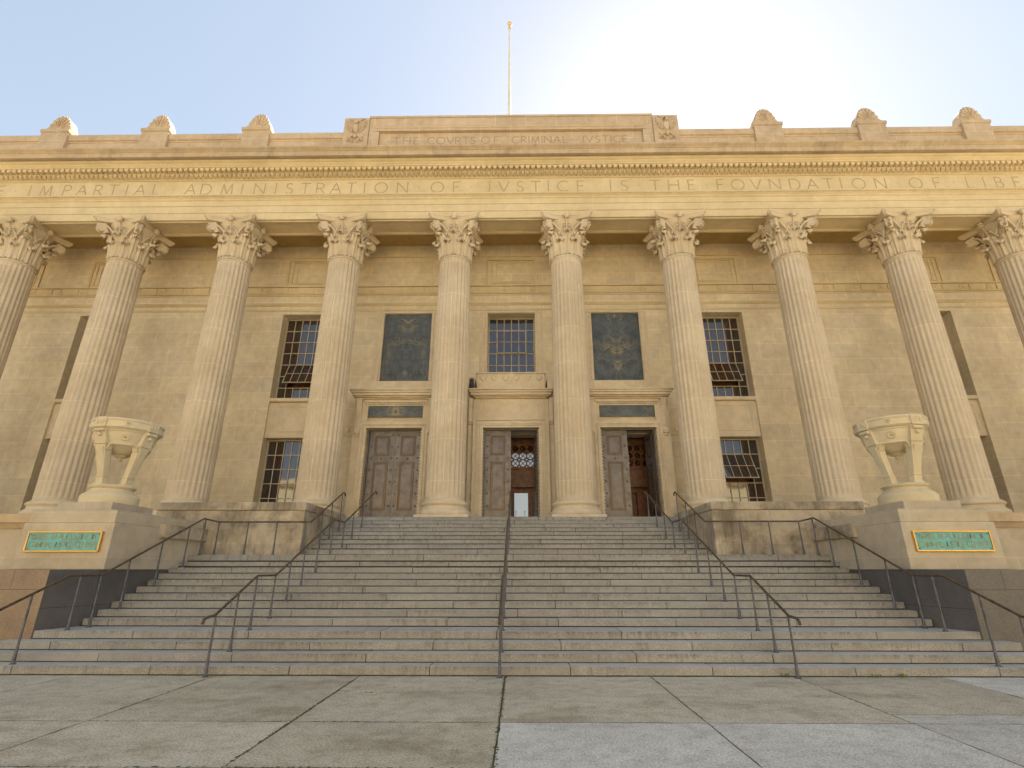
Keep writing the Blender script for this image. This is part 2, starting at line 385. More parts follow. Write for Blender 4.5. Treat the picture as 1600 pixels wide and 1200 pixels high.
for i in range(len(JX)-1):
    for j in range(len(JY)-1):
        x0, x1, y0, y1 = JX[i], JX[i+1], JY[j], JY[j+1]
        xc, yc = (x0+x1)/2, (y0+y1)/2
        if 0 < xc < 4.95 and yc < 7.12: slab(new, x0, x1, y0, y1)
        elif 4.95 < xc < 9.85 and j == 4:
            slab(new, x0, x1, 7.12, 7.52)
            if xc < 7.4: slab(old, x0, x1, 7.52, y1)
            else: slab(old, x0, x1, 7.52, 8.25); slab(new, x0, x1, 8.25, y1)
        elif xc > 4.95: slab(new, x0, x1, y0, y1)
        elif xc < -2.38 and yc < 5.6: slab(new, x0, x1, y0, y1)
        else: slab(old, x0, x1, y0, y1)
bed = MB().add([(-22.2,-4,-0.008),(22.2,-4,-0.008),(22.2,12.3,-0.008),(-22.2,12.3,-0.008)], [(0,1,2,3)])
struct('pavement_joints', bed, 'moss')
struct('pavement', old, 'conc_old')
struct('pavement_patch', new, 'conc_new')

# unseen building added across the street: bounces sun onto the facade, reflects in glass
ob = thing('bounce_building', 'unseen cream building added across the street to bounce sunlight onto the courthouse', 'building', (0,-26,0))
MB().box(-62,62,-42,-26,0,13).build('wall','opp',ob)
MB().box(-62.4,62.4,-42.4,-25.5,13.002,13.7).build('cornice','opp',ob)
_w0 = None
for _i in range(14):
    for _j in range(2):
        if _w0 is None: _w0 = MB().box(-0.9,0.9,-26.05,-25.97,1.5,4.0).build('window','dark_glass',ob); _o = _w0
        else: _o = _w0.copy(); COL.objects.link(_o); _o.parent = ob
        _o.location = (-58.5+9*_i, 0, 5.0*_j)

# moss and grit lying in the open joints
ms = MB()
def moss_line(x0, y0, x1, y1, dens, w):
    L = sqrt((x1-x0)**2+(y1-y0)**2); n = int(L*dens)
    for i in range(n):
        t = random.random(); g_ = 0.5+0.5*sin(t*9.0+x0*2.1)
        if random.random() > 0.25+0.75*g_: continue
        cx_, cy_ = x0+(x1-x0)*t+random.gauss(0,w), y0+(y1-y0)*t+random.gauss(0,w); r = random.uniform(0.006,0.020)
        pts = [(cx_+r*random.uniform(.6,1.3)*cos(a_), cy_+r*random.uniform(.6,1.3)*sin(a_), 0.003+0.0001*(i%9)) for a_ in [2*pi*k_/6 for k_ in range(6)]]
        ms.add(pts, [tuple(range(6))])
moss_line(-2.38,2.6,-2.38,9.9,90,0.010); moss_line(0.09,2.6,0.09,9.9,110,0.012); moss_line(-4.84,7.6,-4.84,9.9,50,0.008)
moss_line(-4.84,7.12,0.09,7.12,30,0.008); moss_line(-4.84,5.6,0.09,5.6,50,0.010); moss_line(2.54,2.6,2.54,9.9,20,0.006); moss_line(4.95,7.1,4.95,9.9,30,0.008)
moss_line(-2.34,8.78,-1.6,8.62,60,0.006); moss_line(-10,9.93,10,9.93,18,0.005)
mo = ms.build('moss','moss_green'); mo['kind'] = 'stuff'; mo['label'] = 'green and brown moss growing along the joints of the paving slabs'

# ------------------------------------------------------------------ staircase
st = thing('staircase', 'wide grey granite stone staircase rising from the pavement to the portico doors', 'staircase', (0, 9.9, 0))
core = MB()
for k in range(1,24):
    back = (YN[k+1] if k < 23 else YN[k]+0.55)
    if k <= 4: xe = 9.15+0.35*(4-k)
    elif k <= 14: xe = 8.82
    else: xe = 5.96
    core.box(-xe+0.02, xe-0.02, YN[k]+0.02, 19.3, ZT[k-1]-0.05 if k > 1 else -0.1, ZT[k]-0.02)
    mb = MB(); L = 2.4; off = 1.2 if k % 2 else 0.0
    if k > 4: off += random.uniform(-0.25, 0.25)
    xs = [-xe]; x = off-L*6
    while x < xe-0.3:
        if x > -xe+0.35: xs.append(x+(random.uniform(-0.12,0.12) if k > 2 else 0))
        x += L
    xs.append(xe)
    for a, b in zip(xs[:-1], xs[1:]):
        g_ = 0.004; dz = random.uniform(-0.003, 0.002); dy = random.uniform(-0.004,0.004)
        g_ = 0.006; mb.box(a+g_, b-g_, YN[k]+dy, back+0.03, ZT[k-1]+(0.013 if k <= 4 else 0.017 if k <= 12 else 0.036), ZT[k]+dz)
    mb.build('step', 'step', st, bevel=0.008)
core.build('stair_core', 'grout', st)

# ------------------------------------------------------------------ flanking walls, pedestals
def side(sgn):
    S = (lambda p: p) if sgn < 0 else mx
    nm = 'left' if sgn < 0 else 'right'
    def bx(x0,x1,y0,y1,z0,z1): return MB().box(x0,x1,y0,y1,z0,z1).xf(S)
    # weathered block between the landing and the portico
    b = thing('stair_block', 'stained limestone block wall beside the upper steps on the %s' % nm, 'block wall', S((-7.9,15.6,0)), None)
    bx(-10.35,-5.95,15.55,19.28,0.5,3.34).build('block_body','block',b,bevel=0.02)
    bx(-10.38,-5.93,15.52,19.26,3.34,3.58).build('coping','block',b,bevel=0.03)
    # cheek wall with pedestal
    p = thing('pedestal', ('%s pedestal of pale limestone on %s, carrying a stone tripod bowl') % (nm, 'dark and pinkish granite' if sgn < 0 else 'grey granite'), 'pedestal', S((-9.8,11.0,0)), None)
    bx(-30.0,-9.10,10.97,15.5,0,1.70).build('granite_base','granite_pink' if sgn < 0 else 'granite_grey',p,bevel=0.01)
    pl = [(-9.098,10.962),(-8.83,11.95),(-8.83,15.5),(-9.098,15.5)]
    mb = MB().add([(x,y,0) for x,y in pl]+[(x,y,1.70) for x,y in pl],[(0,1,5,4),(1,2,6,5),(2,3,7,6),(3,0,4,7),(3,2,1,0),(4,5,6,7)]).xf(S); mb.build('granite_cheek','granite',p,bevel=0.008)
    bx(-10.87,-8.80,12.0,15.5,1.702,2.70).build('die','ped',p,bevel=0.012)
    bx(-10.80,-8.83,12.02,15.48,2.702,2.99).build('cap','ped',p,bevel=0.015)
    bx(-10.44,-9.14,12.22,13.65,2.992,3.19).build('plinth','ped',p,bevel=0.015)
    bx(-8.95,-8.70,13.6,15.75,2.46,2.80).build('side_coping','block',p,bevel=0.02)
    # podium wall running away from the pedestal
    w = thing('podium_wall', 'low limestone wall with moulded coping running outwards behind the %s pedestal' % nm, 'wall', S((-20,12.4,0)), None)
    bx(-30,-10.873,12.4,19.3,1.702,2.60).build('wall_body','ped',w)
    MB().prism_x([(12.36,2.60),(12.32,2.66),(12.28,2.71),(12.24,2.73),(12.22,2.92),(13.2,2.95),(13.2,2.60)], -30, -10.872).xf(S).build('coping','cornice',w)
    # tripod bowl
    u = thing('tripod_bowl', 'cream stone tripod bowl standing on the %s pedestal' % nm, 'stone urn', S((-9.8,12.95,3.19)), None)
    cx, cy, z0 = -9.8, 12.95, 3.192
    MB().rev([(0.605,z0),(0.61,z0+0.02),(0.61,z0+0.19),(0.59,z0+0.205),(0.585,z0+0.22),(0.55,z0+0.25),(0.47,z0+0.30),(0.44,z0+0.34),(0.44,z0+0.37),(0.48,z0+0.385),(0.505,z0+0.42),(0.48,z0+0.455),(0.46,z0+0.465),(0.0,z0+0.475)], cx, cy, 56).xf(S).build('base','urn',u,smooth=True,auto=True)
    zb = z0+0.47
    MB().rev([(0.0,zb+0.62),(0.03,zb+0.625),(0.055,zb+0.66),(0.05,zb+0.69),(0.14,zb+0.73),(0.16,zb+0.76),(0.30,zb+0.80),(0.33,zb+0.83),(0.50,zb+0.90),(0.56,zb+0.94),(0.605,zb+0.95),(0.61,zb+0.985),(0.58,zb+1.0),(0.60,zb+1.05),(0.66,zb+1.20),(0.675,zb+1.27),(0.70,zb+1.28),(0.705,zb+1.31)], cx, cy, 64).xf(S).build('bowl','urn',u,smooth=True,auto=True)
    rim = MB().rev([(0.68,zb+1.30),(0.73,zb+1.315),(0.765,zb+1.345),(0.785,zb+1.36),(0.785,zb+1.39),(0.765,zb+1.40),(0.765,zb+1.50),(0.78,zb+1.515),(0.795,zb+1.55),(0.78,zb+1.58),(0.70,zb+1.58),(0.66,zb+1.5),(0.64,zb+1.30)], cx, cy, 72)
    LEGS = (-8, 82, 172, 262)
    for k in range(4):     # raised discs between the legs on the rim and on the bowl
        a = radians(LEGS[k]+45); d = (sin(a), -cos(a)); t = (cos(a), sin(a))
        for (rr, zz, rad_, lean) in ((0.765, zb+1.452, 0.055, 0.0), (0.632, zb+1.13, 0.095, 0.4)):
            n = 16; rings = []
            for (ro_, dep) in ((1.0, -0.01), (1.0, 0.02), (0.8, 0.03), (0.7, 0.012), (0.35, 0.012), (0.25, 0.03)):
                rings.append([(cx+d[0]*(rr+dep+lean*rad_*ro_*sin(q))+t[0]*rad_*ro_*cos(q), cy+d[1]*(rr+dep+lean*rad_*ro_*sin(q))+t[1]*rad_*ro_*cos(q), zz+rad_*ro_*sin(q)) for q in [2*pi*i_/n for i_ in range(n+1)]])
            rim.grid(rings)
    rim.xf(S).build('rim','urn',u,smooth=True,auto=True)
    for ang in LEGS:
        a = radians(ang); d = (sin(a), -cos(a)); t = (cos(a), sin(a))
        lg = MB()
        def ring(r, z, w, dep):
            return [(cx+d[0]*(r+dep*q)+t[0]*w*p_, cy+d[1]*(r+dep*q)+t[1]*w*p_, z) for p_, q in ((-1,0),(1,0),(1,1),(-1,1))]
        def seg(a_, b_):
            lg.add(a_+b_, [(3,2,1,0),(4,5,6,7),(0,1,5,4),(1,2,6,5),(2,3,7,6),(3,0,4,7)])
        seg(ring(0.62,zb+1.33,0.150,0.18), ring(0.62,zb+1.590,0.150,0.178))        # block on the rim
        seg(ring(0.50,zb+0.985,0.155,0.165), ring(0.57,zb+1.329,0.152,0.18))       # bracket against the bowl
        seg(ring(0.46,zb+0.945,0.168,0.21), ring(0.47,zb+0.984,0.168,0.21))        # band
        seg(ring(0.30,zb+0.22,0.086,0.14), ring(0.45,zb+0.944,0.145,0.195))        # tapered shaft
        seg(ring(0.28,zb+0.17,0.110,0.175), ring(0.29,zb+0.219,0.110,0.175))
        seg(ring(0.27,zb+0.03,0.100,0.15), ring(0.285,zb+0.169,0.098,0.155))
        seg(ring(0.24,zb-0.005,0.135,0.21), ring(0.25,zb+0.03,0.125,0.19))
        seg(ring(0.42,zb+0.30,0.060,0.034), ring(0.575,zb+0.88,0.105,0.084))       # raised panel
        # curved web joining shaft and bowl
        for sg in (-1,1):
            pts = [(0.158,0.944),(0.27,0.944),(0.22,0.92),(0.185,0.88),(0.165,0.82),(0.150,0.80)]
            fr_ = [(cx+d[0]*0.60+t[0]*sg*w, cy+d[1]*0.60+t[1]*sg*w, zb+z_) for w, z_ in pts]; bk = [(cx+d[0]*0.46+t[0]*sg*w, cy+d[1]*0.46+t[1]*sg*w, zb+z_) for w, z_ in pts]
            n = len(pts); lg.add(fr_+bk, [tuple(range(n)), tuple(range(2*n-1,n-1,-1))]+[(i_,(i_+1)%n,n+(i_+1)%n,n+i_) for i_ in range(n)])
        for q in (-1,0,1):
            lg.ball((cx+d[0]*0.798+t[0]*0.085*q, cy+d[1]*0.798+t[1]*0.085*q, zb+1.46), 0.028, 8, 2.6)
        lg.ball((cx+d[0]*0.725, cy+d[1]*0.725, zb+1.17), 0.055, 12, 1.0)
        lg.tube([(cx+d[0]*0.76-t[0]*0.13, cy+d[1]*0.76-t[1]*0.13, zb+1.27),(cx+d[0]*0.76+t[0]*0.13, cy+d[1]*0.76+t[1]*0.13, zb+1.27)], 0.045, 10)
        lg.xf(S).build('leg','urn',u,bevel=0.010)
    # sign plaque on the pedestal face
    q = thing('plaque', 'teal plaque with gilt frame and two lines of lettering on the %s pedestal' % nm, 'sign', S((-9.82,11.99,2.30)), None)
    x0, x1, z0_, z1_ = -10.66, -8.99, 2.07, 2.51
    MB().box(x0+0.03,x1-0.03,11.955,11.995,z0_+0.03,z1_-0.03).xf(S).build('panel','teal',q)
    fr = MB()
    fr.box(x0,x1,11.935,11.997,z1_-0.025,z1_).box(x0,x1,11.935,11.997,z0_,z0_+0.025)
    fr.box(x0,x0+0.025,11.935,11.997,z0_+0.025,z1_-0.025).box(x1-0.025,x1,11.935,11.997,z0_+0.025,z1_-0.025)
    fr.xf(S).build('frame','gold',q,bevel=0.006)
    for bx_ in (x0+0.07, x1-0.07):
        for bz in (z0_+0.07, z1_-0.07): MB().ball((bx_,11.953,bz),0.014,8).xf(S).build('screw','post',q)
    xc = (x0+x1)/2*(1 if sgn < 0 else -1)
    lt = MB()
    text_line(lt, 'ISRAEL M. AUGUSTINE JR.', xc, 2.335, 0.115, 1.42, 11.951, 0.016)
    text_line(lt, 'CRIMINAL JUSTICE CENTER', xc, 2.165, 0.115, 1.52, 11.951, 0.016)
    lt.build('lettering','dull_gold',q)

# ------------------------------------------------------------------ stroke alphabet (roman proportions, unit cap height)
def arc(cx, cz, rx, rz, a0, a1, n=14): return [(cx+rx*cos(radians(a0+(a1-a0)*i/n)), cz+rz*sin(radians(a0+(a1-a0)*i/n))) for i in range(n+1)]
F = {
 'T': (0.80,[[(0,1),(.8,1)],[(.4,1),(.4,0)]]), 'H': (0.80,[[(0,0),(0,1)],[(.8,0),(.8,1)],[(0,.52),(.8,.52)]]),
 'E': (0.55,[[(0,0),(0,1)],[(0,1),(.52,1)],[(0,.52),(.45,.52)],[(0,0),(.55,0)]]),
 'I': (0.0,[[(0,0),(0,1)]]), 'M': (1.0,[[(.06,0),(.16,1)],[(.16,1),(.5,.05)],[(.5,.05),(.84,1)],[(.84,1),(.94,0)]]),
 'P': (0.55,[[(0,0),(0,1)],[(0,1)]+arc(.27,.74,.28,.26,90,-90)+[(0,.48)]]),
 'A': (0.85,[[(0,0),(.425,1)],[(.425,1),(.85,0)],[(.16,.36),(.69,.36)]]),
 'R': (0.62,[[(0,0),(0,1)],[(0,1)]+arc(.27,.74,.28,.26,90,-90)+[(0,.48)],[(.25,.48),(.64,0)]]),
 'L': (0.55,[[(0,1),(0,0)],[(0,0),(.55,0)]]), 'D': (0.80,[[(0,0),(0,1)],[(0,1)]+arc(.28,.5,.52,.5,90,-90)+[(0,0)]]),
 'N': (0.82,[[(0,0),(0,1)],[(0,1),(.82,0)],[(.82,0),(.82,1)]]), 'O': (1.0,[arc(.5,.5,.5,.5,0,360,28)]),
 'S': (0.52,[arc(.27,.76,.23,.24,25,270,12)[:-1]+arc(.25,.25,.26,.25,90,-155,12)]),
 'F': (0.52,[[(0,0),(0,1)],[(0,1),(.52,1)],[(0,.52),(.42,.52)]]),
 'J': (0.35,[[(.35,1),(.35,.22)]+arc(.12,.22,.23,.22,0,-110,8)]),
 'V': (0.85,[[(0,1),(.425,0)],[(.425,0),(.85,1)]]), 'C': (0.85,[arc(.5,.5,.5,.5,48,312,20)]),
 'B': (0.55,[[(0,0),(0,1)],[(0,1)]+arc(.24,.76,.24,.24,90,-90)+[(0,.52)],[(0,.52),(.24,.52)]+arc(.28,.26,.27,.26,90,-90)+[(0,0)]]),
 'Y': (0.8,[[(0,1),(.4,.5)],[(.8,1),(.4,.5)],[(.4,.5),(.4,0)]]), 'G': (0.9,[arc(.5,.5,.5,.5,48,340,20)+[(.93,.42)],[(.93,.0),(.93,.42)]]),
 'U': (0.75,[[(0,1),(0,.3)]+arc(.375,.3,.375,.3,180,360,10)+[(.75,1)]]),
 '.': (0.0,[[(-.04,.03),(.04,.03)]]), '·': (0.0,[[(-.05,.5),(.05,.5)]]), ' ': (0.35,[])}
def stroke(mb, pts, w, y, serif=True):
    n = len(pts); L = []; Rr = []
    for i in range(n):
        a = pts[max(0,i-1)]; b = pts[min(n-1,i+1)]
        dx, dz = b[0]-a[0], b[1]-a[1]; l = sqrt(dx*dx+dz*dz) or 1
        L.append((pts[i][0]-dz/l*w/2, y, pts[i][1]+dx/l*w/2)); Rr.append((pts[i][0]+dz/l*w/2, y, pts[i][1]-dx/l*w/2))
    mb.add(L+Rr, [(i, i+1, n+i+1, n+i) for i in range(n-1)])
_lay = [0]
def glyph(mb, ch, xl, z0, h, y, w):
    for k, s_ in enumerate(F[ch][1]):
        stroke(mb, [(xl+px*h, z0+pz*h) for px, pz in s_], w, y-0.0004*k)
        if len(s_) == 2 and abs(s_[0][0]-s_[1][0]) < 0.01 and h > 0.3:       # small serifs
            for px, pz in s_: stroke(mb, [(xl+px*h-w*0.9, z0+pz*h), (xl+px*h+w*0.9, z0+pz*h)], w*0.45, y-0.0025)
def text_line(mb, txt, xc, z0, h, width, y, w):
    ws = [F[c][0]*h for c in txt]; gap = (width-sum(ws))/max(1,len(txt)-1); x = xc-width/2
    for c, wd in zip(txt, ws): glyph(mb, c, x, z0, h, y, w); x += wd+gap
side(-1); side(1)

# ------------------------------------------------------------------ courthouse
ch = thing('courthouse', 'long limestone courthouse with a row of fluted columns under an inscribed entablature', 'courthouse', (0,21,0))
SP = 5.2; YC = 21.0; YW = 23.5; YG = 24.08
XE = 31.0
AX = [SP*(k+0.5) for k in range(-6,6)]            # column axes
BAYS = {k: k*SP for k in range(-5,6)}

# wall with openings
OPEN = []      # (x0,x1,z0,z1)
for k in (-4,-2,2,4): OPEN.append((k*SP-1.18, k*SP+1.18, ZP+0.002, 13.90))
OPEN.append((-1.18,1.18,10.55,13.90))
for k in (-1,1): OPEN.append((k*SP-1.19, k*SP+1.19, 10.28, 13.90))
for k in (-1,0,1): OPEN.append((k*SP-1.20, k*SP+1.20, ZP+0.002, 7.62))
xs = sorted(set([-XE,XE]+[round(v,4) for o in OPEN for v in o[:2]])); zs = sorted(set([ZP,18.6]+[round(v,4) for o in OPEN for v in o[2:]]))
wall = MB()
def is_open(x, z): return any(o[0] < x < o[1] and o[2] < z < o[3] for o in OPEN)
for i in range(len(xs)-1):
    for j in range(len(zs)-1):
        if not is_open((xs[i]+xs[i+1])/2, (zs[j]+zs[j+1])/2):
            wall.add([(xs[i],YW,zs[j]),(xs[i+1],YW,zs[j]),(xs[i+1],YW,zs[j+1]),(xs[i],YW,zs[j+1])], [(0,1,2,3)])
for (x0,x1,z0,z1) in OPEN:
    d = 24.2 if not (abs(abs((x0+x1)/2)-SP) < 0.1 and z0 > 9) else 23.8
    wall.add([(x0,YW,z0),(x1,YW,z0),(x1,YW,z1),(x0,YW,z1),(x0,d,z0),(x1,d,z0),(x1,d,z1),(x0,d,z1)], [(0,4,5,1),(1,5,6,2),(2,6,7,3),(3,7,4,0)])
wall.build('wall','wall',ch)
# building volume behind (side walls, back, roof)
vol = MB(); vol.box(-XE,-XE+0.4,YW+0.01,52,0,21.4).box(XE-0.4,XE,YW+0.01,52,0,21.4).box(-XE+0.4,XE-0.4,51.6,52,0,21.4)
vol.build('rear_wall','wall',ch)
MB().box(-XE,XE,20.95,52,21.4,21.6).build('roof','roof',ch)
MB().box(-XE+0.4,-9.0,26.8,27.0,ZP,18.6).box(9.0,XE-0.4,26.8,27.0,ZP,18.6).box(-9,9,27.8,28.0,ZP,18.6).build('inner_wall','wood',ch)
# portico floor and podium front
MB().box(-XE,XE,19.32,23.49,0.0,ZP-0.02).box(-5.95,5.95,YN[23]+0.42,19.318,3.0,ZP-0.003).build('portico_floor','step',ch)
MB().box(-XE,XE,21.66,24.3,17.95,18.6).build('portico_ceiling','ceil',ch)

# entablature pieces
def strip(name, mat, yz, x0=-XE, x1=XE, smooth=False): return MB().prism_x(yz, x0, x1).build(name, mat, ch, smooth=smooth)
strip('architrave','entab',[(21.62,17.26),(20.31,17.26),(20.31,17.62),(20.27,17.635),(20.27,17.99),(20.23,18.005),(20.23,18.27),(20.18,18.30),(20.18,18.36),(20.10,18.42),(20.08,18.50),(20.08,18.56),(20.35,18.60),(21.62,18.60)])
# soffit panels sunk between the columns: raised border strips under the beam
sof = MB()
for a in AX[:-1]:
    x0, x1 = a+0.95, a+SP-0.95
    for q in (0,1):
        i = 0.06*q+0.0
        zz0, zz1 = 17.259-0.05+0.025*q, 17.258
        sof.box(x0-0.15+i,x1+0.15-i,20.42+i,20.50+i,zz0,zz1).box(x0-0.15+i,x1+0.15-i,21.42-i,21.50-i,zz0,zz1)
        sof.box(x0-0.15+i,x0-0.07+i,20.505+i,21.415-i,zz0,zz1).box(x1+0.07-i,x1+0.15-i,20.505+i,21.415-i,zz0,zz1)
sof.build('soffit_moulding','entab',ch)
strip('frieze','entab',[(20.34,18.602),(21.62,18.602),(21.62,19.55),(20.34,19.55)])
bead = MB(); x = -XE
while x < XE: bead.box(x,x+0.075,20.045,20.079,18.43,18.49); x += 0.13
bead.build('bead_band','entab',ch)
strip('bed_moulding','entab',[(20.30,19.552),(21.6,19.552),(21.6,20.0),(20.10,20.0),(20.10,19.80),(20.22,19.66)])
egg = MB(); x = -XE+0.02
while x < XE-0.2:
    egg.add([(x,20.23,19.57),(x+0.08,20.10,19.60),(x+0.16,20.23,19.57),(x,20.10,19.79),(x+0.08,20.02,19.76),(x+0.16,20.10,19.79),(x+.08,20.1,19.80)],[(0,1,4,3),(1,2,5,4),(3,4,6),(4,5,6)])
    egg.box(x+0.185,x+0.205,20.06,20.16,19.62,19.79); x += 0.2333
egg.build('egg_band','entab',ch)
den = MB(); x = -XE+0.05
while x < XE-0.2: den.box(x,x+0.155,19.90,20.099,19.805,19.965); x += 0.262
den.box(-XE,XE,19.98,20.099,19.968,19.999)
den.build('dentil_band','entab',ch)
strip('cornice_soffit','entab',[(21.6,20.002),(20.00,20.002),(19.92,20.03),(19.90,20.07),(19.84,20.12),(19.82,20.16),(19.74,20.20),(19.70,20.24),(19.70,20.27),(21.6,20.27)])
strip('cornice','cornice',[(21.6,20.272),(19.60,20.272),(19.58,20.235),(19.45,20.235),(19.45,20.48),(19.41,20.495),(19.41,20.52),(19.37,20.55),(19.31,20.585),(19.28,20.62),(19.28,20.66),(20.9,20.90),(21.6,20.95)])

# lettering on frieze
FR = [('T',-26.7),('H',-25.75),('E',-24.82),('I',-23.41),('M',-22.59),('P',-21.57),('A',-20.83),('R',-20.03),('T',-19.3),('I',-18.64),('A',-17.98),('L',-17.17),('A',-15.52),('D',-14.75),('M',-13.73),('I',-13.0),('N',-12.15),('I',-11.36),('S',-10.7),('T',-9.92),('R',-9.18),('A',-8.44),('T',-7.69),('I',-7.05),('O',-6.25),('N',-5.21),('O',-3.53),('F',-2.59),('J',-1.11),('V',-0.32),('S',0.46),('T',1.22),('I',1.82),('C',2.52),('E',3.39),('I',4.81),('S',5.47),('T',6.95),('H',7.83),('E',8.7),('F',10.07),('O',10.89),('V',11.77),('N',12.66),('D',13.61),('A',14.44),('T',15.2),('I',15.8),('O',16.64),('N',17.67),('O',19.34),('F',20.36),('L',21.92),('I',22.57),('B',23.28),('E',24.13),('R',24.95),('T',25.75),('Y',26.55)]
FR += [('·',x) for x in (-24.1,-16.35,-4.4,-1.9,4.1,6.2,9.4,18.5,21.15)]
lt = MB()
for c, x in FR: glyph(lt, c, x-F[c][0]*0.6/2, 18.77, 0.60, 20.3372, 0.055)
lt.build('frieze_inscription','letter',ch)
# attic
lt = MB()
for word, xa, xb in (('THE',-5.8,-4.8),('COVRTS',-4.03,-1.91),('OF',-1.27,-0.70),('CRIMINAL',0.25,2.77),('JVSTICE',3.62,5.80)):
    h = 0.42; wa, wb = F[word[0]][0]*h/2, F[word[-1]][0]*h/2
    text_line(lt, word, (xa-wa+xb+wb)/2, 22.03, h, xb+wb-xa+wa, 20.6372, 0.042)
for x in (-4.42,-1.6,-0.17,3.17,6.2): glyph(lt,'·',x,22.03,0.42,20.6372,0.042)
lt.build('attic_inscription','letter_dark',ch)
blk = MB()
blk.box(-7.22,7.22,20.5,21.3,22.74,23.70).box(-7.22,-6.70,20.5,21.3,20.9,22.738).box(6.70,7.22,20.5,21.3,20.9,22.738)
blk.box(-6.698,6.698,20.64,21.3,20.9,22.738).box(-6.698,6.698,20.5,21.3,20.9,21.87)
blk.build('attic_block','attic',ch,bevel=0.01)
MB().box(-6.85,6.85,20.47,20.498,22.74,22.80).box(-6.85,6.85,20.485,20.499,22.93,22.95).box(-7.1,7.1,20.485,20.499,23.05,23.07).box(-7.25,7.25,20.46,21.32,23.60,23.72).build('attic_moulding','attic',ch)
for s in (-1,1):
    MB().box(min(s*7.23,s*8.5),max(s*7.23,s*8.5),20.42,21.3,20.9,23.56).build('eagle_pier','attic',ch,bevel=0.015)
    # carved eagle with raised wings over a shield and crossed branches
    e = MB(); c = s*7.865
    def P(pts, d, y1=20.421, tp=0.25): e.prism_y([(c+x, z) for x, z in pts], y1-d, y1, tp)
    P([(-.13,22.55),(0,22.40),(.13,22.55),(.17,22.85),(.10,23.12),(-.10,23.12),(-.17,22.85)],0.12)
    for q in (-1,1):
        P([(q*.12,22.95),(q*.20,23.00),(q*.34,23.25),(q*.47,23.42),(q*.50,23.05),(q*.42,22.78),(q*.28,22.60),(q*.14,22.58)][::q],0.09,tp=0.12)
        for t in range(4):
            P([(q*(.20+.07*t),22.66+.08*t),(q*(.25+.07*t),22.68+.08*t),(q*(.26+.08*t),23.02+.1*t),(q*(.21+.08*t),23.0+.1*t)][::q],0.12,tp=0.1)
        P([(q*.06,22.40),(q*.14,22.44),(q*.42,22.10),(q*.36,22.04)][::q],0.08)
        P([(q*.06,22.02),(q*.14,21.98),(q*.44,22.36),(q*.38,22.42)][::q],0.07)
        for t in range(5): e.ball((c+q*(.12+.07*t),20.40,22.32-.07*t+ .02),0.045,8)
        for t in range(5): e.ball((c+q*(.10+.07*t),20.40,21.98+.02*t),0.04,8)
    P([(-.10,22.42),(.10,22.42),(.10,22.22),(0,22.10),(-.10,22.22)],0.13)
    P([(-.09,23.10),(.09,23.10),(.10,23.24),(.16*s*-1,23.26),(0,23.34),(-.08,23.30)],0.14)
    P([(-.42,23.50),(-.30,23.50),(-.18,23.40),(-.20,23.34),(-.36,23.40)],0.07); P([(.42,23.50),(.36,23.40),(.20,23.34),(.18,23.40),(.30,23.50)],0.07)
    e.build('eagle_relief','attic',ch)
# parapets either side, piers with palmette acroteria
for s in (-1,1):
    S = (lambda p: p) if s > 0 else mx
    pp = MB().prism_x([(20.62,20.9),(20.62,22.22),(20.66,22.235),(20.66,22.30),(20.62,22.315),(20.62,22.38),(20.56,22.40),(20.54,22.44),(20.54,22.74),(20.60,22.78),(21.2,22.78),(21.2,20.9)], 8.502, XE).xf(S)
    pp.build('parapet','attic',ch)
for k in (-6,-5,-4,-3,3,4,5,6) :
    a = (k*SP - (0 if False else 0))
for a in [x for x in AX if abs(x) > 10]:
    pr = MB().box(a-0.70,a+0.70,20.45,21.9,20.9,22.83)
    pr.prism_x([(20.45,22.832),(20.40,22.86),(20.38,22.92),(20.38,22.98),(20.42,23.05),(21.9,23.05),(21.9,22.832)], a-0.74, a+0.74)
    pier = pr.build('parapet_pier','attic',ch,bevel=0.008)
    ac = MB(); n = 28
    def outl(k_, sc=1.0):
        t = pi*k_/n; r = 1.0
        c_ = cos(t); return (-0.63*c_*sc, 1.0*(1-abs(c_)**2.5)*sc+0.0)
    for (y0, y1, sc0, sc1) in ((20.55,20.62,0.95,1.0),(20.62,21.08,1.0,1.0)):
        v0 = [(a+outl(i,sc0)[0], y0, 23.052+outl(i,sc0)[1]) for i in range(n+1)]; v1 = [(a+outl(i,sc1)[0], y1, 23.052+outl(i,sc1)[1]) for i in range(n+1)]
        ac.add(v0+v1, [(i,i+1,n+2+i,n+1+i) for i in range(n)]+([tuple(range(n,-1,-1))] if y0 < 20.6 else [tuple(range(n+1,2*n+2))]))
    for i in range(5, n-4, 2):     # serrated leaf tips along the rim
        x_, z_ = outl(i); x2, z2 = outl(i+1.2); xm, zm = outl(i+0.6, 1.06)
        sg = -1 if i < n/2 else 1
        xm += 0.0; tipx = xm+0.02*sg*-1; tipz = zm+0.02
        ac.add([(a+x_,20.58,23.05+z_),(a+x2,20.58,23.05+z2),(a+tipx,20.64,23.05+tipz),(a+x_,20.74,23.05+z_),(a+x2,20.74,23.05+z2)],[(0,1,2),(1,4,2),(4,3,2),(3,0,2)])
    for q in (-1,1):               # scroll ends and radiating lobes
        ac.ball((a+q*0.53,20.60,23.16),0.13,10,1,0.7)
    for i in range(7):
        t = radians(25+130*i/6); r0, r1 = 0.22, 0.86
        p0 = (a+cos(t)*r0*0.62, 20.545, 23.12+sin(t)*r0); p1 = (a+cos(t)*r1*0.60, 20.55, 23.08+sin(t)*r1)
        ac.tube([p0,((p0[0]+p1[0])/2,20.53,(p0[2]+p1[2])/2),p1],0.025,6,0.055)
    o = ac.build('acroterion','attic',ch)
    o.parent = pier; o.location = (0,0,0)
    o.matrix_parent_inverse.identity()

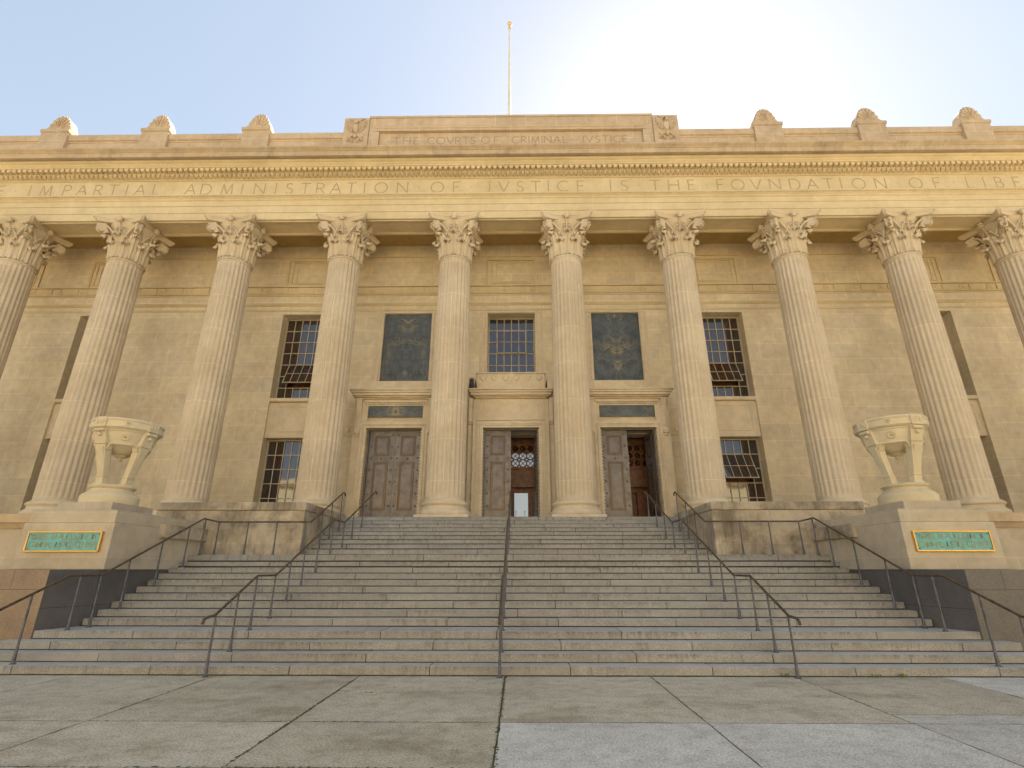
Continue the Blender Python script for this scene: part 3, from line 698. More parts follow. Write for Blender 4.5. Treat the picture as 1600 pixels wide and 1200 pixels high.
# inner wall bands and panels
bd = MB()
bd.box(-XE,XE,23.40,23.498,15.44,15.50).box(-XE,XE,23.44,23.498,15.02,15.08).box(-XE,XE,23.46,23.498,14.93,14.965)
x = -30.16
i = 0
while x < 30.2:
    if i % 2 == 0: bd.box(x+0.02,x+0.83,23.455,23.498,15.10,15.42)
    else:
        bd.box(x+0.04,x+0.46,23.47,23.498,15.10,15.42)
        bd.ball((x+0.25,23.465,15.26),0.11,8,1.0,0.3)
        for t in range(6): bd.ball((x+0.25+0.10*cos(t*pi/3),23.46,15.26+0.10*sin(t*pi/3)),0.035,6,1,0.6)
    x += 0.87 if i % 2 == 0 else 0.50; i += 1
bd.prism_x([(23.498,14.35),(23.46,14.36),(23.44,14.40),(23.40,14.44),(23.40,14.50),(23.44,14.52),(23.498,14.52)],-XE,XE)
bd.box(-XE,XE,23.47,23.498,14.06,14.16)
bd.box(-XE,XE,23.45,23.498,17.20,17.26)
bd.build('wall_band','entab',ch)
for k in (-5,-4,-2,0,2,4,5):
    pn = MB(); c = k*SP
    for (a0,a1,b0,b1,yy) in ((1.32,1.20,15.502,17.10,23.44),(1.04,0.98,15.62,16.95,23.46),(0.80,0.76,15.70,16.82,23.475)):
        pn.box(c-a0,c-a1,yy,23.498,b0,b1).box(c+a1,c+a0,yy,23.498,b0,b1).box(c-a1+0.001,c+a1-0.001,yy,23.498,b1-(a0-a1),b1)
        if a0 < 1.2: pn.box(c-a1+0.001,c+a1-0.001,yy,23.498,b0,b0+(a0-a1))
    pn.build('wall_panel','entab',ch)
# marble panels over the side doors, moulded window and panel surrounds
for k in (-1,1):
    c = k*SP
    o = MB().box(-1.185,1.185,-0.05,0.05,-1.80,1.80).build('marble_panel','marble')
    o.location = (c, 23.62-21, 12.09); o.parent = ch
for k in (-1,0,1):
    sr = MB(); c = k*SP; zb = 10.28 if k else 10.55
    for (w_, yy) in ((0.10,23.46),(0.16,23.48)):
        o_ = 1.19+0.03+(0.2 if w_ > 0.12 else 0)
        sr.box(c-o_-w_,c-o_,yy,23.499,zb,13.92).box(c+o_,c+o_+w_,yy,23.499,zb,13.92).box(c-o_-w_,c+o_+w_,yy,23.499,13.921,13.94+w_*0.4)
    sr.build('window_surround','ls',ch)

# windows
def window(c, z0, z1, rows, hop=None, cols=6, hwid=1.14):
    fr = MB(); y0, y1 = YG-0.05, YG+0.03; t = 0.055; m = 0.019
    fr.box(c-1.175,c-hwid+t-0.03,y0,y1,z0,z1).box(c+hwid-t+0.03,c+1.175,y0,y1,z0,z1)
    xa, xb = c-hwid+t-0.03, c+hwid-t+0.03
    fr.box(xa,xb,y0,y1,z0,z0+t).box(xa,xb,y0,y1,z1-t,z1)
    def skip(i, j): return hop and hop[0] <= j < hop[1] and 1 <= i < cols-1
    dz = (z1-z0-2*t)/rows; dx = (xb-xa)/cols
    for j in range(1,rows):
        zz = z1-t-j*dz
        fr.box(xa,xb,y0+0.01,y1-0.01,zz-m,zz+m)
    for i in range(1,cols):
        xx = xa+i*dx
        for j in range(rows):
            if hop and hop[0] <= j < hop[1] and 2 <= i <= cols-2: continue
            fr.box(xx-m,xx+m,y0+0.012,y1-0.012,z1-t-(j+1)*dz+m,z1-t-j*dz-m)
    w = fr.build('window','sash',ch)
    gl = MB()
    if hop:
        zt, zb_ = z1-t-hop[0]*dz, z1-t-hop[1]*dz; xl, xr = xa+dx, xb-dx
        yp = YG
        gl.add([(xa,yp,z0),(xb,yp,z0),(xb,yp,zb_),(xa,yp,zb_)],[(0,1,2,3)]).add([(xa,yp,zt),(xb,yp,zt),(xb,yp,z1),(xa,yp,z1)],[(0,1,2,3)])
        gl.add([(xa,yp,zb_),(xl,yp,zb_),(xl,yp,zt),(xa,yp,zt)],[(0,1,2,3)]).add([(xr,yp,zb_),(xb,yp,zb_),(xb,yp,zt),(xr,yp,zt)],[(0,1,2,3)])
        # dark room behind the open sash
        gl2 = MB().add([(xl-0.3,YG+0.5,zb_-0.3),(xr+0.3,YG+0.5,zb_-0.3),(xr+0.3,YG+0.5,zt+0.3),(xl-0.3,YG+0.5,zt+0.3)],[(0,1,2,3)])
        gl2.box(xl-0.31,xl-0.3,YG+0.02,YG+0.5,zb_-0.3,zt+0.3).box(xr+0.3,xr+0.31,YG+0.02,YG+0.5,zb_-0.3,zt+0.3).box(xl-0.3,xr+0.3,YG+0.02,YG+0.5,zt+0.3,zt+0.31).box(xl-0.3,xr+0.3,YG+0.02,YG+0.5,zb_-0.31,zb_-0.3)
        gl2.build('curtain','wood',w)
        ang = hop[2]; H = zt-zb_
        sh = MB(); sg = MB()
        nr = hop[1]-hop[0]; nc = cols-2
        sh.box(xl+.01,xl+0.045,-0.02,0.02,0,H).box(xr-0.045,xr-.01,-0.02,0.02,0,H).box(xl+0.045,xr-0.045,-0.02,0.02,0,0.04).box(xl+0.045,xr-0.045,-0.02,0.02,H-0.04,H)
        for j in range(1,nr): sh.box(xl+0.045,xr-0.045,-0.012,0.012,j*H/nr-0.014,j*H/nr+0.014)
        for i in range(1,nc): sh.box(xl+i*(xr-xl)/nc-0.014,xl+i*(xr-xl)/nc+0.014,-0.013,0.013,0.04,H-0.04)
        sg.add([(xl+.03,0,0.02),(xr-.03,0,0.02),(xr-.03,0,H-0.02),(xl+.03,0,H-0.02)],[(0,1,2,3)])
        ca, sa = cos(ang), sin(ang)
        def rot(p):      # hinge at the top, bottom swings outwards (-y)
            zz = p[2]-H; yy = p[1]
            return (p[0], YG-0.03+yy*ca+zz*sa, zt+zz*ca-yy*sa)
        sw = sh.xf(rot).build('sash','sash',w); 
        sg.xf(rot).build('sash_glass','glass',w)
    else:
        gl.add([(xa,YG,z0),(xb,YG,z0),(xb,YG,z1),(xa,YG,z1)],[(0,1,2,3)])
    gl.build('pane','glass',w)
for k in (-4,-2,2,4):
    c = k*SP
    window(c, 9.46, 13.88, 7, (4,6,0.42))
    window(c, 4.05, 7.50, 5, (1,3,0.45) if k == 2 else None)
    sp = MB().box(c-1.178,c+1.178,23.62,24.3,7.52,9.24)
    sp.box(c-0.92,c+0.92,23.595,23.619,9.02,9.06).box(c-0.92,c+0.92,23.595,23.619,7.80,7.84).box(c-0.92,c-0.88,23.595,23.619,7.841,9.019).box(c+0.88,c+0.92,23.595,23.619,7.841,9.019)
    sp.build('spandrel','ls',ch)
    MB().box(c-1.178,c+1.178,23.70,24.3,ZP,4.04).build('sill','ls',ch)
    MB().prism_x([(23.50,9.26),(23.47,9.29),(23.47,9.43),(23.52,9.45),(24.2,9.455),(24.2,9.245),(23.6,9.245)],c-1.177,c+1.177).build('sill','ls',ch)
window(0, 10.57, 13.88, 5, (1,3,0.05))
# carved relief blocks beside the outer doors
for s in (-1,1):
    rb = MB(); c = s*7.75
    rb.box(c-0.42,c+0.42,23.44,23.499,7.55,8.08).box(c-0.36,c+0.36,23.42,23.439,7.98,8.03).box(c-0.36,c+0.36,23.42,23.439,7.60,7.65)
    rb.ball((c-0.12,23.43,7.82),0.10,8,1,0.4).ball((c+0.12,23.43,7.82),0.10,8,1,0.4).ball((c,23.43,7.74),0.09,8,1,0.4)
    rb.build('relief_block','ls',ch)

# door surrounds
def leaf(nm, x0, x1, y, root, hinge=None, ang=0.0, hnd=None):
    """one bronze leaf with two sunk panels and rosettes; optionally swung inwards about its hinge"""
    z0, z1 = ZP+0.01, 7.60; w = x1-x0
    lf = MB().box(x0,x1,y,y+0.09,z0,z1)
    tr = MB(); ro = MB()
    for (a, b) in ((z0+0.62, z0+2.72),(z0+3.02, z1-0.22)):
        i = 0.25
        for (dd, yy, tw) in ((0,0.035,0.05),(0.075,0.02,0.025)):
            u0, u1, v0, v1 = x0+i+dd, x1-i-dd, a+dd, b-dd
            tr.box(u0,u1,y-yy,y-0.001,v0,v0+tw).box(u0,u1,y-yy,y-0.001,v1-tw,v1).box(u0,u0+tw,y-yy,y-0.001,v0+tw+.001,v1-tw-.001).box(u1-tw,u1,y-yy,y-0.001,v0+tw+.001,v1-tw-.001)
        lf.box(x0+i+0.14,x1-i-0.14,y-0.012,y-0.001,a+0.14,b-0.14)
    for zz in [z0+0.30+0.52*j for j in range(8)]:
        for xx in (x0+0.12,x1-0.12): ro.ball((xx,y-0.005,zz),0.045,10,1,0.6)
    for zz in (z0+0.30, z0+2.87): ro.ball(((x0+x1)/2,y-0.005,zz),0.05,10,1,0.6)
    def rt(p):
        if not hinge: return p
        dx, dy = p[0]-hinge, p[1]-y
        return (hinge+dx*cos(ang)-dy*sin(ang), y+dx*sin(ang)+dy*cos(ang), p[2])
    d = lf.xf(rt).build('door','bronze',root)
    tr.xf(rt).build('door_moulding','bronze_trim',d); ro.xf(rt).build('rosette','bronze',d,smooth=True)
    if hnd is not None:
        MB().box(hnd-0.012,hnd+0.012,y-0.06,y-0.035,z0+0.75,z0+1.5).xf(rt).build('door_handle','handle',d)
YA = 22.35; YD = 22.78
for k in (-1,0,1):
    c = k*SP; bd_ = MB()
    hw = 1.85 if k else 1.70
    zc0, zc1 = 8.98, 9.36
    # body as jambs and lintel round the opening
    bd_.box(c-hw,c-1.24,YA,YW-0.002,ZP,zc0).box(c+1.24,c+hw,YA,YW-0.002,ZP,zc0).box(c-1.239,c+1.239,YA+(0.0),YW-0.002,7.64,7.98)
    if k: bd_.box(c-1.239,c+1.239,YA+0.14,YW-0.002,7.981,8.66).box(c-1.239,c+1.239,YA,YW-0.002,8.661,zc0)
    else: bd_.box(c-1.239,c+1.239,YA,YW-0.002,7.981,zc0)
    body = bd_.build('door_surround','ls',ch,bevel=0.012)
    tr = MB()
    # stepped architrave round the opening with carved edge
    for (o_, w_, yy) in ((1.24,0.09,0.03),(1.335,0.05,0.05),(1.40,0.10,0.035)):
        tr.box(c-o_-w_,c-o_,YA-yy,YA-0.001,ZP,7.64+o_-1.24+w_).box(c+o_,c+o_+w_,YA-yy,YA-0.001,ZP,7.64+o_-1.24+w_).box(c-o_+0.001,c+o_-0.001,YA-yy,YA-0.001,7.64+o_-1.24+0.001,7.64+o_-1.24+w_)
    z = ZP+0.1
    while z < 7.6:
        for q in (-1,1): tr.ball((c+q*1.225,YA-0.005,z),0.035,6,1,0.8)
        z += 0.14
    x = c-1.18
    while x < c+1.2: tr.ball((x,YA-0.005,7.655),0.035,6,1,0.8); x += 0.14
    tr.build('architrave_moulding','ls',body)
    # cornice of the surround
    cw = 2.06 if k else 1.93
    cn = MB()
    for (z0_, z1_, p_) in ((8.98,9.03,0.10),(9.031,9.08,0.20),(9.081,9.20,0.30),(9.201,9.29,0.36),(9.291,9.36,0.42)):
        e_ = cw-0.42+p_
        cn.box(c-e_,c+e_,YA-p_,YW-0.003,z0_,z1_)
    cn.build('door_cornice','ls',body,bevel=0.012)
    if k:
        # marble strip, consoles, egg course
        o = MB().box(-1.34,1.34,-0.02,0.02,-0.25,0.25).build('marble_strip','marble'); o.parent = body; o.location = (c, YA+0.06-21.0, 8.40)
        sd = MB().box(c-1.36-0.05,c-1.345,YA-0.03,YA+0.0,8.1,8.7)
        eg = MB(); x = c-1.33
        while x < c+1.3: eg.ball((x+0.04,YA-0.045,8.76),0.045,6,1.2,0.7); x += 0.105
        eg.box(c-1.40,c+1.40,YA-0.06,YA-0.001,8.82,8.90)
        eg.build('egg_course','ls',body)
        for q in (-1,1):
            cs = MB(); xx = c+q*1.62
            cs.prism_x([(YA-0.001,7.35),(YA-0.09,7.38),(YA-0.12,7.50),(YA-0.08,7.62),(YA-0.06,8.3),(YA-0.10,8.6),(YA-0.16,8.78),(YA-0.20,8.97),(YA-0.001,8.97)],xx-0.12,xx+0.12)
            cs.box(xx-0.15,xx+0.15,YA-0.22,YA-0.001,8.90,8.975).ball((xx,YA-0.08,7.30),0.07,8)
            cs.box(xx-0.05,xx+0.05,YA-0.11,YA-0.05,7.7,8.4)
            cs.build('console','ls',body,bevel=0.01)
    else:
        pn = MB()
        pn.box(c-1.50,c+1.50,YA-0.05,YA-0.001,7.98,8.04).box(c-1.50,c-1.44,YA-0.02,YA-0.001,8.041,8.95).box(c+1.44,c+1.50,YA-0.02,YA-0.001,8.041,8.95)
        pn.build('panel_border','ls',body)
        ap = MB().box(-1.55,1.55,22.30,23.4,9.362,10.18).box(-1.60,1.60,22.25,23.42,10.182,10.24).box(1.66,1.92,22.32,23.4,9.362,10.02).box(-1.92,-1.66,22.32,23.4,9.362,10.02)
        for j in range(6):
            xx = -1.27+0.508*j
            ap.prism_y([(xx-0.17,10.10),(xx-0.16,9.98),(xx-0.10,9.88),(xx,9.80),(xx+0.10,9.88),(xx+0.16,9.98),(xx+0.17,10.10)],22.26,22.299,0.2)
            ap.ball((xx,22.28,10.12),0.05,8,1,0.6)
        ap.build('balcony_apron','ls',ch,bevel=0.008)
        for q in (-1,1):
            br = MB(); xx = q*1.80
            br.prism_x([(YA+0.10,7.8),(YA-0.04,7.95),(YA-0.06,8.5),(YA-0.14,8.80),(YA-0.20,8.975),(YA+0.10,8.975)],xx-0.09,xx+0.09)
            br.box(xx-0.11,xx+0.11,YA+0.12,YW-0.002,ZP,8.97)
            br.build('console','ls',body,bevel=0.01)
    # bronze frame and leaves
    fr = MB().box(c-1.24,c-1.17,YD-0.12,YD+0.12,ZP,7.64).box(c+1.17,c+1.24,YD-0.12,YD+0.12,ZP,7.64).box(c-1.17,c+1.17,YD-0.12,YD+0.12,7.60,7.64)
    fr.build('door_frame','bronze',body)
    leaf('l', c-1.165, c-0.004, YD, ch, hnd=(c-0.28 if k < 0 else None))
    if k < 0: leaf('r', c+0.004, c+1.165, YD, ch, hnd=c+0.27)
    else: leaf('r', c+0.004, c+1.165, YD, ch, hinge=c+1.165, ang=radians(-84))
    # splayed vestibule behind the door
    vs = MB().box(c-2.2,c-2.15,23.51,26.2,ZP,9.0).box(c+2.15,c+2.2,23.51,26.2,ZP,9.0).box(c-2.2,c+2.2,23.51,26.2,9.0,9.05)
    vs.box(c-2.15,c-1.9,26.2,26.4,ZP,9.0).box(c+1.9,c+2.15,26.2,26.4,ZP,9.0)
    vs.build('vestibule','wood',ch)
    MB().box(c-2.15,c+2.15,22.9,27.8,ZP-0.01,ZP).build('vestibule_floor','grout',ch)
    if k >= 0:
        Y5 = 25.0
        tr = MB().box(c-2.1,c+2.1,Y5,Y5+0.15,5.45,6.26).box(c-2.1,c+2.1,Y5-0.06,Y5+0.02,6.26,6.36).box(c-2.1,c+2.1,Y5-0.05,Y5-0.001,5.40,5.48)
        cell = 0.362
        for i in range(12):
            for j in range(3):
                x0_, z0_ = c-2.17+i*cell, 6.37+j*cell; xc, zc = x0_+cell/2, z0_+cell/2
                n = 20; outer = []; inner = []
                for q in range(n):
                    t = 2*pi*q/n; u, v = cos(t), sin(t); m_ = max(abs(u),abs(v))
                    outer.append((xc+u/m_*cell/2, Y5, zc+v/m_*cell/2)); inner.append((xc+u*cell*0.42, Y5, zc+v*cell*0.42))
                tr.add(outer+inner, [(q,(q+1)%n,n+(q+1)%n,n+q) for q in range(n)])
                for q in (1,-1):
                    dx = cell*0.33
                    tr.tube([(xc-dx,Y5+0.01,zc-q*dx),(xc+dx,Y5+0.01,zc+q*dx)],0.018,4)
                tr.ball((xc,Y5,zc),0.04,6)
        tr.box(c-2.17,c+2.17,Y5-0.02,Y5+0.1,6.37+3*cell,6.37+3*cell+0.8)
        tr.build('grille','wood',ch)
        MB().box(c-1.0,c+1.15 if k == 0 else c+0.55,Y5+0.28,Y5+0.30,6.37,6.37+2*cell).build('transom_pane','litpane',ch)
        # inner glass door
        MB().box(c-2.1,c+0.08,Y5+0.3,Y5+0.4,ZP,5.45).box(c+0.80,c+2.1,Y5+0.3,Y5+0.4,ZP,5.45).box(c+0.08,c+0.80,Y5+0.3,Y5+0.4,5.18,5.45).build('inner_screen','wood',ch)
        if k == 0:
            d = MB().box(c+0.12,c+0.78,Y5+0.34,Y5+0.36,ZP,5.17).build('inner_door','litpane',ch)
            MB().tube([(c+0.20,Y5+0.30,4.0),(c+0.20,Y5+0.26,4.03),(c+0.20,Y5+0.26,4.30),(c+0.20,Y5+0.30,4.33)],0.015).build('door_handle','post',d)
            MB().tube([(c+0.62,Y5+0.30,4.0),(c+0.62,Y5+0.26,4.03),(c+0.62,Y5+0.26,4.30),(c+0.62,Y5+0.30,4.33)],0.015).build('door_handle','post',d)
        else:
            MB().box(c+0.08,c+0.80,Y5+0.5,Y5+0.55,ZP,5.18).build('inner_door','wood',ch)

# ------------------------------------------------------------------ columns
NF = 24
def flute(r, a, z):
    u = (a/(2*pi)*NF) % 1.0
    if u < 0.16 or u > 0.84: return r
    q = (u-0.16)/0.68
    return r-0.052*sin(pi*q)*(1.0 if 4.45 < z < 15.0 else 0.0)
base = MB()
base.box(-1.03,1.03,-1.03,1.03,ZP-0.002,ZP+0.19)
base.rev([(1.00,ZP+0.191),(1.02,ZP+0.22),(1.04,ZP+0.30),(1.01,ZP+0.38),(0.955,ZP+0.41),(0.95,ZP+0.43),(0.90,ZP+0.47),(0.885,ZP+0.52),(0.90,ZP+0.565),(0.93,ZP+0.58),(0.95,ZP+0.60),(0.965,ZP+0.645),(0.945,ZP+0.69),(0.89,ZP+0.705),(0.885,ZP+0.735),(0.83,ZP+0.76),(0.80,ZP+0.80)],0,0,64)
shaft = MB()
zs_ = [ZP+0.80,4.36,4.46,4.55,6.5,8.5,10.5,12.5,14.2,14.85,14.98,15.06,15.14]
def rad(z):
    t = (z-4.3)/(15.1-4.3); return 0.785-0.075*max(0,t)**1.6
prof = [(rad(z), z) for z in zs_]
shaft.rev(prof,0,0,NF*10,flute=flute)
shaft.rev([(0.71,15.12),(0.735,15.13),(0.75,15.17),(0.735,15.21),(0.71,15.22)],0,0,48)
for i in range(24):
    a = 2*pi*(i+0.5)/24
    shaft.ball((0.735*cos(a),0.735*sin(a),15.28),0.060,8,0.75)
# capital
cap = MB(); Z0, Z1 = 15.22, 17.258
cap.rev([(0.71,Z0),(0.70,Z0+0.3),(0.71,Z0+0.9),(0.76,Z0+1.3),(0.86,Z0+1.6),(0.95,Z0+1.74),(0.97,Z0+1.78)],0,0,48)
def leafmesh(ang, h, w, r0, z0, curl, lean, teeth=5):
    path = []
    n = 14
    for i in range(n+1):
        t = i/n
        if t < 0.72:
            q = t/0.72; r = r0+lean*q**2.2; z = z0+h*q*0.94
        else:
            q = (t-0.72)/0.28*pi*1.08
            r = r0+lean+curl*(1-cos(q))*0.55+curl*0.12*q; z = z0+h*0.94+curl*0.62*sin(q)*0.75-curl*0.22*max(0,q-1.8)
        path.append((r,z,t))
    rows = []
    m = 10
    for (r,z,t) in path:
        ww = w*(0.72+0.42*sin(pi*min(1,t*1.05)**0.9))*(1.0 if t < 0.8 else max(0.72,1-(t-0.8)*1.5))
        ww *= 1+0.16*abs(sin(t*pi*teeth))-0.08
        row = []
        for j in range(m+1):
            u = j/m*2-1
            a = ang+u*ww/2/max(r,0.5)
            rr = r-0.05*u*u+(0.035 if abs(u) < 0.12 else 0.0)+0.022*cos(u*pi*3.0)
            row.append((rr*cos(a), rr*sin(a), z-0.05*abs(u)*(1 if t > .6 else 0.2)))
        rows.append(row)
    cap.grid(rows)
    # thickness for the curled tip
    cap.grid([[(p[0]*0.965, p[1]*0.965, p[2]-0.03) for p in row] for row in rows[8:]])
for i in range(8): leafmesh(radians(22.5+45*i-90), 0.80, 0.56, 0.735, Z0+0.02, 0.14, 0.05)
for i in range(8): leafmesh(radians(45*i-90), 1.20, 0.46, 0.725, Z0+0.02, 0.15 if i % 2 == 0 else 0.15, 0.15 if i % 2 == 0 else 0.21, 7)
for q in range(4):
    a = radians(45+90*q)
    for s in (-1,1):
        # main volute: rises from between leaves and rolls up under the abacus corner
        pts = []
        for i in range(12):
            t = i/11; aa = a+s*(1-t)**1.2*radians(30)
            r = 0.80+0.44*t**1.8; z = Z0+1.00+0.66*(1-(1-t)**1.6)
            pts.append((r*cos(aa)-s*0.07*sin(a)*t*1.0, r*sin(aa)+s*0.07*cos(a)*t, z))
        cr, cz = 1.25, Z0+1.66-0.20
        for i in range(1,26):
            th = pi/2-i/25*2*pi*1.35; rad_ = 0.20*(1-i/25*0.72)
            r = cr+rad_*cos(th); z = cz+rad_*sin(th)
            pts.append((r*cos(a)-s*0.085*sin(a), r*sin(a)+s*0.085*cos(a), z))
        cap.tube(pts, 0.050, 6, 0.035)
        # web between
    cap.tube([(1.23*cos(a)+0.12*sin(a),1.23*sin(a)-0.12*cos(a),Z0+1.48),(1.23*cos(a)-0.12*sin(a),1.23*sin(a)+0.12*cos(a),Z0+1.48)],0.16,14)
    cap.tube([(1.0*cos(a),1.0*sin(a),Z0+1.30),(1.20*cos(a),1.20*sin(a),Z0+1.72)],0.13,8,0.16)
    # inner helices and fleuron at the face centre
    f = radians(90*q)
    for s in (-1,1):
        pts = []
        for i in range(8):
            t = i/7; aa = f+s*radians(26-17*t); r = 0.86+0.07*t
            pts.append((r*cos(aa), r*sin(aa), Z0+1.02+0.52*t))
        for i in range(1,16):
            th = pi/2+0.2-i/15*2*pi*1.1; rr_ = 0.105*(1-i/15*0.6)
            aa = f+s*(radians(10)-rr_*cos(th)/0.95*0.9)
            pts.append((0.95*cos(aa),0.95*sin(aa),Z0+1.46+rr_*sin(th)))
        cap.tube(pts,0.033,5,0.022)
    cap.ball((1.02*cos(f),1.02*sin(f),Z0+1.88),0.13,10,1.25,1.0)
    for t in range(6): cap.ball((1.08*cos(f)-0.11*cos(t*pi/3)*sin(f),1.08*sin(f)+0.11*cos(t*pi/3)*cos(f),Z0+1.88+0.12*sin(t*pi/3)),0.055,6)
    # flower stem
    cap.tube([(0.84*cos(f),0.84*sin(f),Z0+1.25),(0.93*cos(f),0.93*sin(f),Z0+1.55),(1.0*cos(f),1.0*sin(f),Z0+1.78)],0.035,6)
def abacus(z0, z1, sc, sc1=None):
    sc1 = sc1 or sc
    outline = []
    for q in range(4):
        base_a = radians(-45+90*q)
        hx = 1.20
        for i in range(13):
            t = -1+2*i/12
            lx = t*(hx-0.09); ly = hx-0.26*(1-t*t)-0.0
            ly = hx-0.27*(1-t*t)
            f = radians(90*q)
            outline.append((lx*cos(f)-(-ly)*sin(f)*-1 if False else (ly*cos(f)-lx*sin(f)), ly*sin(f)+lx*cos(f)))
    n = len(outline)
    vs = [(x*sc,y*sc,z0) for x,y in outline]+[(x*sc1,y*sc1,z1) for x,y in outline]
    cap.add(vs, [(i,(i+1)%n,n+(i+1)%n,n+i) for i in range(n)]+[tuple(range(n-1,-1,-1)),tuple(range(n,2*n))])
abacus(Z0+1.78, Z0+1.86, 0.90, 0.955); abacus(Z0+1.86, Z0+1.93, 0.955, 0.98); abacus(Z0+1.93, Z1, 1.0, 1.0)
first = None
for k, a in enumerate(AX):
    if first is None:
        loc = (a, YC, 0)
        col_ = shaft.build('column','column'); bs = base.build('column_base','ls',bevel=0.0); cp = cap.build('capital','capital')
        for o in (col_, cp, bs):
            me = o.data
            for p in me.polygons: p.use_smooth = True
            me.set_sharp_from_angle(angle=radians(40 if o is not cp else 50))
        col_.parent = ch; col_.location = (a, 0, 0); bs.parent = col_; cp.parent = col_
        first = (col_, bs, cp)
    else:
        c2 = first[0].copy(); COL.objects.link(c2); c2.parent = ch; c2.location = (a, 0, 0)
        for o in first[1:]:
            d = o.copy(); COL.objects.link(d); d.parent = c2

# ------------------------------------------------------------------ handrails
RR = 0.024
def hook(path, d):     # turned-down end
    p = Vector(path[-1]); d = Vector(d)
    return path+[tuple(p+d*0.5), tuple(p+d*0.72+Vector((0,0,-0.02))), tuple(p+d*0.80+Vector((0,0,-0.09)))]
def rail(label, path, posts, hook0, hook1, loc, grp):
    t = thing('handrail', label, 'handrail', loc, grp)
    P_ = list(path)
    if hook0: P_ = hook(P_[::-1], hook0)[::-1]
    if hook1: P_ = hook(P_, hook1)
    MB().tube(P_, RR, 10).build('rail','rail',t,smooth=True)
    for (x, y, z) in posts:
        # rail height over the post by linear search
        best = None
        for a, b in zip(path[:-1], path[1:]):
            dx, dy = b[0]-a[0], b[1]-a[1]; L = dx*dx+dy*dy
            if L == 0: continue
            s_ = ((x-a[0])*dx+(y-a[1])*dy)/L
            s_ = max(0, min(1, s_)); px, py = a[0]+dx*s_, a[1]+dy*s_
            d = (px-x)**2+(py-y)**2
            if best is None or d < best[0]: best = (d, a[2]+(b[2]-a[2])*s_)
        zt = best[1]
        pm = MB().rev([(0.052,z-0.01),(0.052,z+0.012),(0.034,z+0.018),(0.030,z+0.05),(0.021,z+0.30),(0.019,z+0.32),(0.018,zt-0.02),(0.018,zt)],x,y,10)
        pm.build('post','post',t,smooth=True)
    return t
PY = [9.80,10.48,11.12,11.94,12.66,13.40,14.25,15.20,16.16,17.0,17.95,18.96]
def inner(X, label, x1=None):
    x1 = X if x1 is None else x1
    fx = lambda y: X+(x1-X)*(y-9.8)/9.4
    path = [(fx(9.76),9.76,0.95),(fx(11.12),11.12,1.585),(fx(11.96),11.96,1.585),(fx(15.25),15.25,3.04),(fx(16.18),16.18,3.04),(fx(19.35),19.35,4.42)]
    posts = [(fx(y),y,tread_z(y)) for y in PY]
    rail(label, path, posts, (0,-0.42,-0.02), (0.0,0.22,-0.01), (X,9.8,0), 'handrails up the courthouse steps')
inner(-4.95, 'inner handrail left of the middle, running straight up the granite steps')
inner(4.95, 'inner handrail right of the middle, running straight up the granite steps')
inner(0.0, 'central handrail dividing the granite steps in two', 0.03)
for s in (-1,1):
    p = [(8.5,9.32,0.98),(8.5,10.78,1.59),(8.5,11.60,1.59),(8.5,14.9,3.05),(8.22,15.16,2.98),(5.68,15.16,2.98),(5.60,15.22,2.99),(5.60,17.75,4.16)]
    path = [(s*x,y,z) for x,y,z in p]
    posts = [(s*8.5,y,tread_z(y)) for y in (9.36,10.05,11.06,11.60,12.35,13.35,14.33,14.99)]+[(s*x,15.16,ZT[14]) for x in (8.2,7.36,6.54,5.72)]+[(s*5.6,y,tread_z(y)) for y in (16.05,16.80,17.66)]
    rail('outer handrail on the %s, passing the pedestal and turning along the stained block' % ('left' if s < 0 else 'right'), path, posts, (0,-0.42,-0.02), (0,0.22,-0.01), (s*8.5,9.4,0), 'handrails up the courthouse steps')

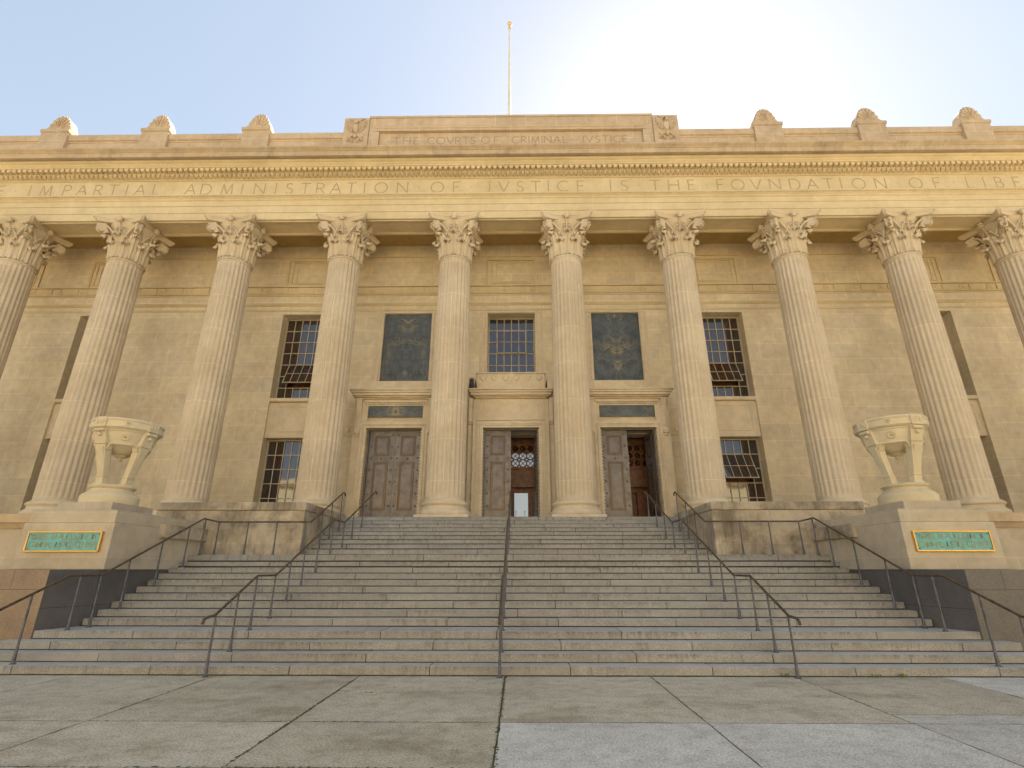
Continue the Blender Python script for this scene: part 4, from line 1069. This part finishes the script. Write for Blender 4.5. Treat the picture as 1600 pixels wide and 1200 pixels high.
# ------------------------------------------------------------------ flagpole, owl, weeds
fp = thing('flagpole', 'bare cream flagpole with a gilt ball rising behind the parapet', 'flagpole', (-0.17,26,21.6))
MB().rev([(0.20,21.6),(0.20,21.75),(0.105,21.8),(0.10,30),(0.055,37.4),(0.05,37.6)],-0.17,26,16).build('pole','pole',fp,smooth=True,auto=True)
MB().rev([(0.05,37.50),(0.10,37.54),(0.10,37.64),(0.04,37.68),(0.04,37.9)],-0.17,26,14).build('truck','brass',fp,smooth=True,auto=True)
MB().ball((-0.17,26,38.04),0.155,18).build('finial_ball','brass',fp,smooth=True)
ow = MB().rev([(0.0,9.361),(0.09,9.362),(0.11,9.45),(0.12,9.58),(0.10,9.70),(0.08,9.74),(0.095,9.80),(0.085,9.88),(0.05,9.91),(0.0,9.915)],0,0,12)
ow.add([(-.08,0.0,9.87),(-.03,0.02,9.89),(-.05,-.02,9.97),(-.05,.03,9.87)],[(0,1,2),(1,3,2),(3,0,2)]).add([(.08,0.0,9.87),(.03,0.02,9.89),(.05,-.02,9.97),(.05,.03,9.87)],[(0,1,2),(1,3,2),(3,0,2)])
ow.add([(-.02,-.09,9.83),(.02,-.09,9.83),(0,-.13,9.80),(0,-.09,9.78)],[(0,1,2),(1,3,2),(3,0,2)])
ow.xf(lambda p: (p[0]-1.78, p[1]+22.22, p[2]))
tag(ow.build('owl_figure','owl',None,smooth=True,auto=True), 'small dark owl figure standing on the cornice above the middle door', 'bird figure')
for (x, n, lab) in ((6.75,9,'larger tuft of weeds growing at the foot of the right steps'),(6.30,5,'small tuft of weeds left of the larger tuft at the bottom step'),(4.8,4,'tiny weed tuft by the foot of the right inner handrail')):
    wd = MB()
    for i in range(n):
        a = random.uniform(0,2*pi); l = random.uniform(0.03,0.08); sx = x+random.uniform(-0.07,0.07); sy = 9.90+random.uniform(-0.02,0.02)
        ex, ey = sx+cos(a)*l*0.7, sy-abs(sin(a))*l*0.6; w_ = 0.007
        wd.add([(sx-w_,sy,0),(sx+w_,sy,0),((sx+ex)/2+w_*1.6,(sy+ey)/2,l*0.8),(ex,ey,l*random.uniform(0.4,0.9)),((sx+ex)/2-w_*1.6,(sy+ey)/2,l*0.8)],[(0,1,2,4),(4,2,3)])
    tag(wd.build('weed','weed'), lab, 'weed')
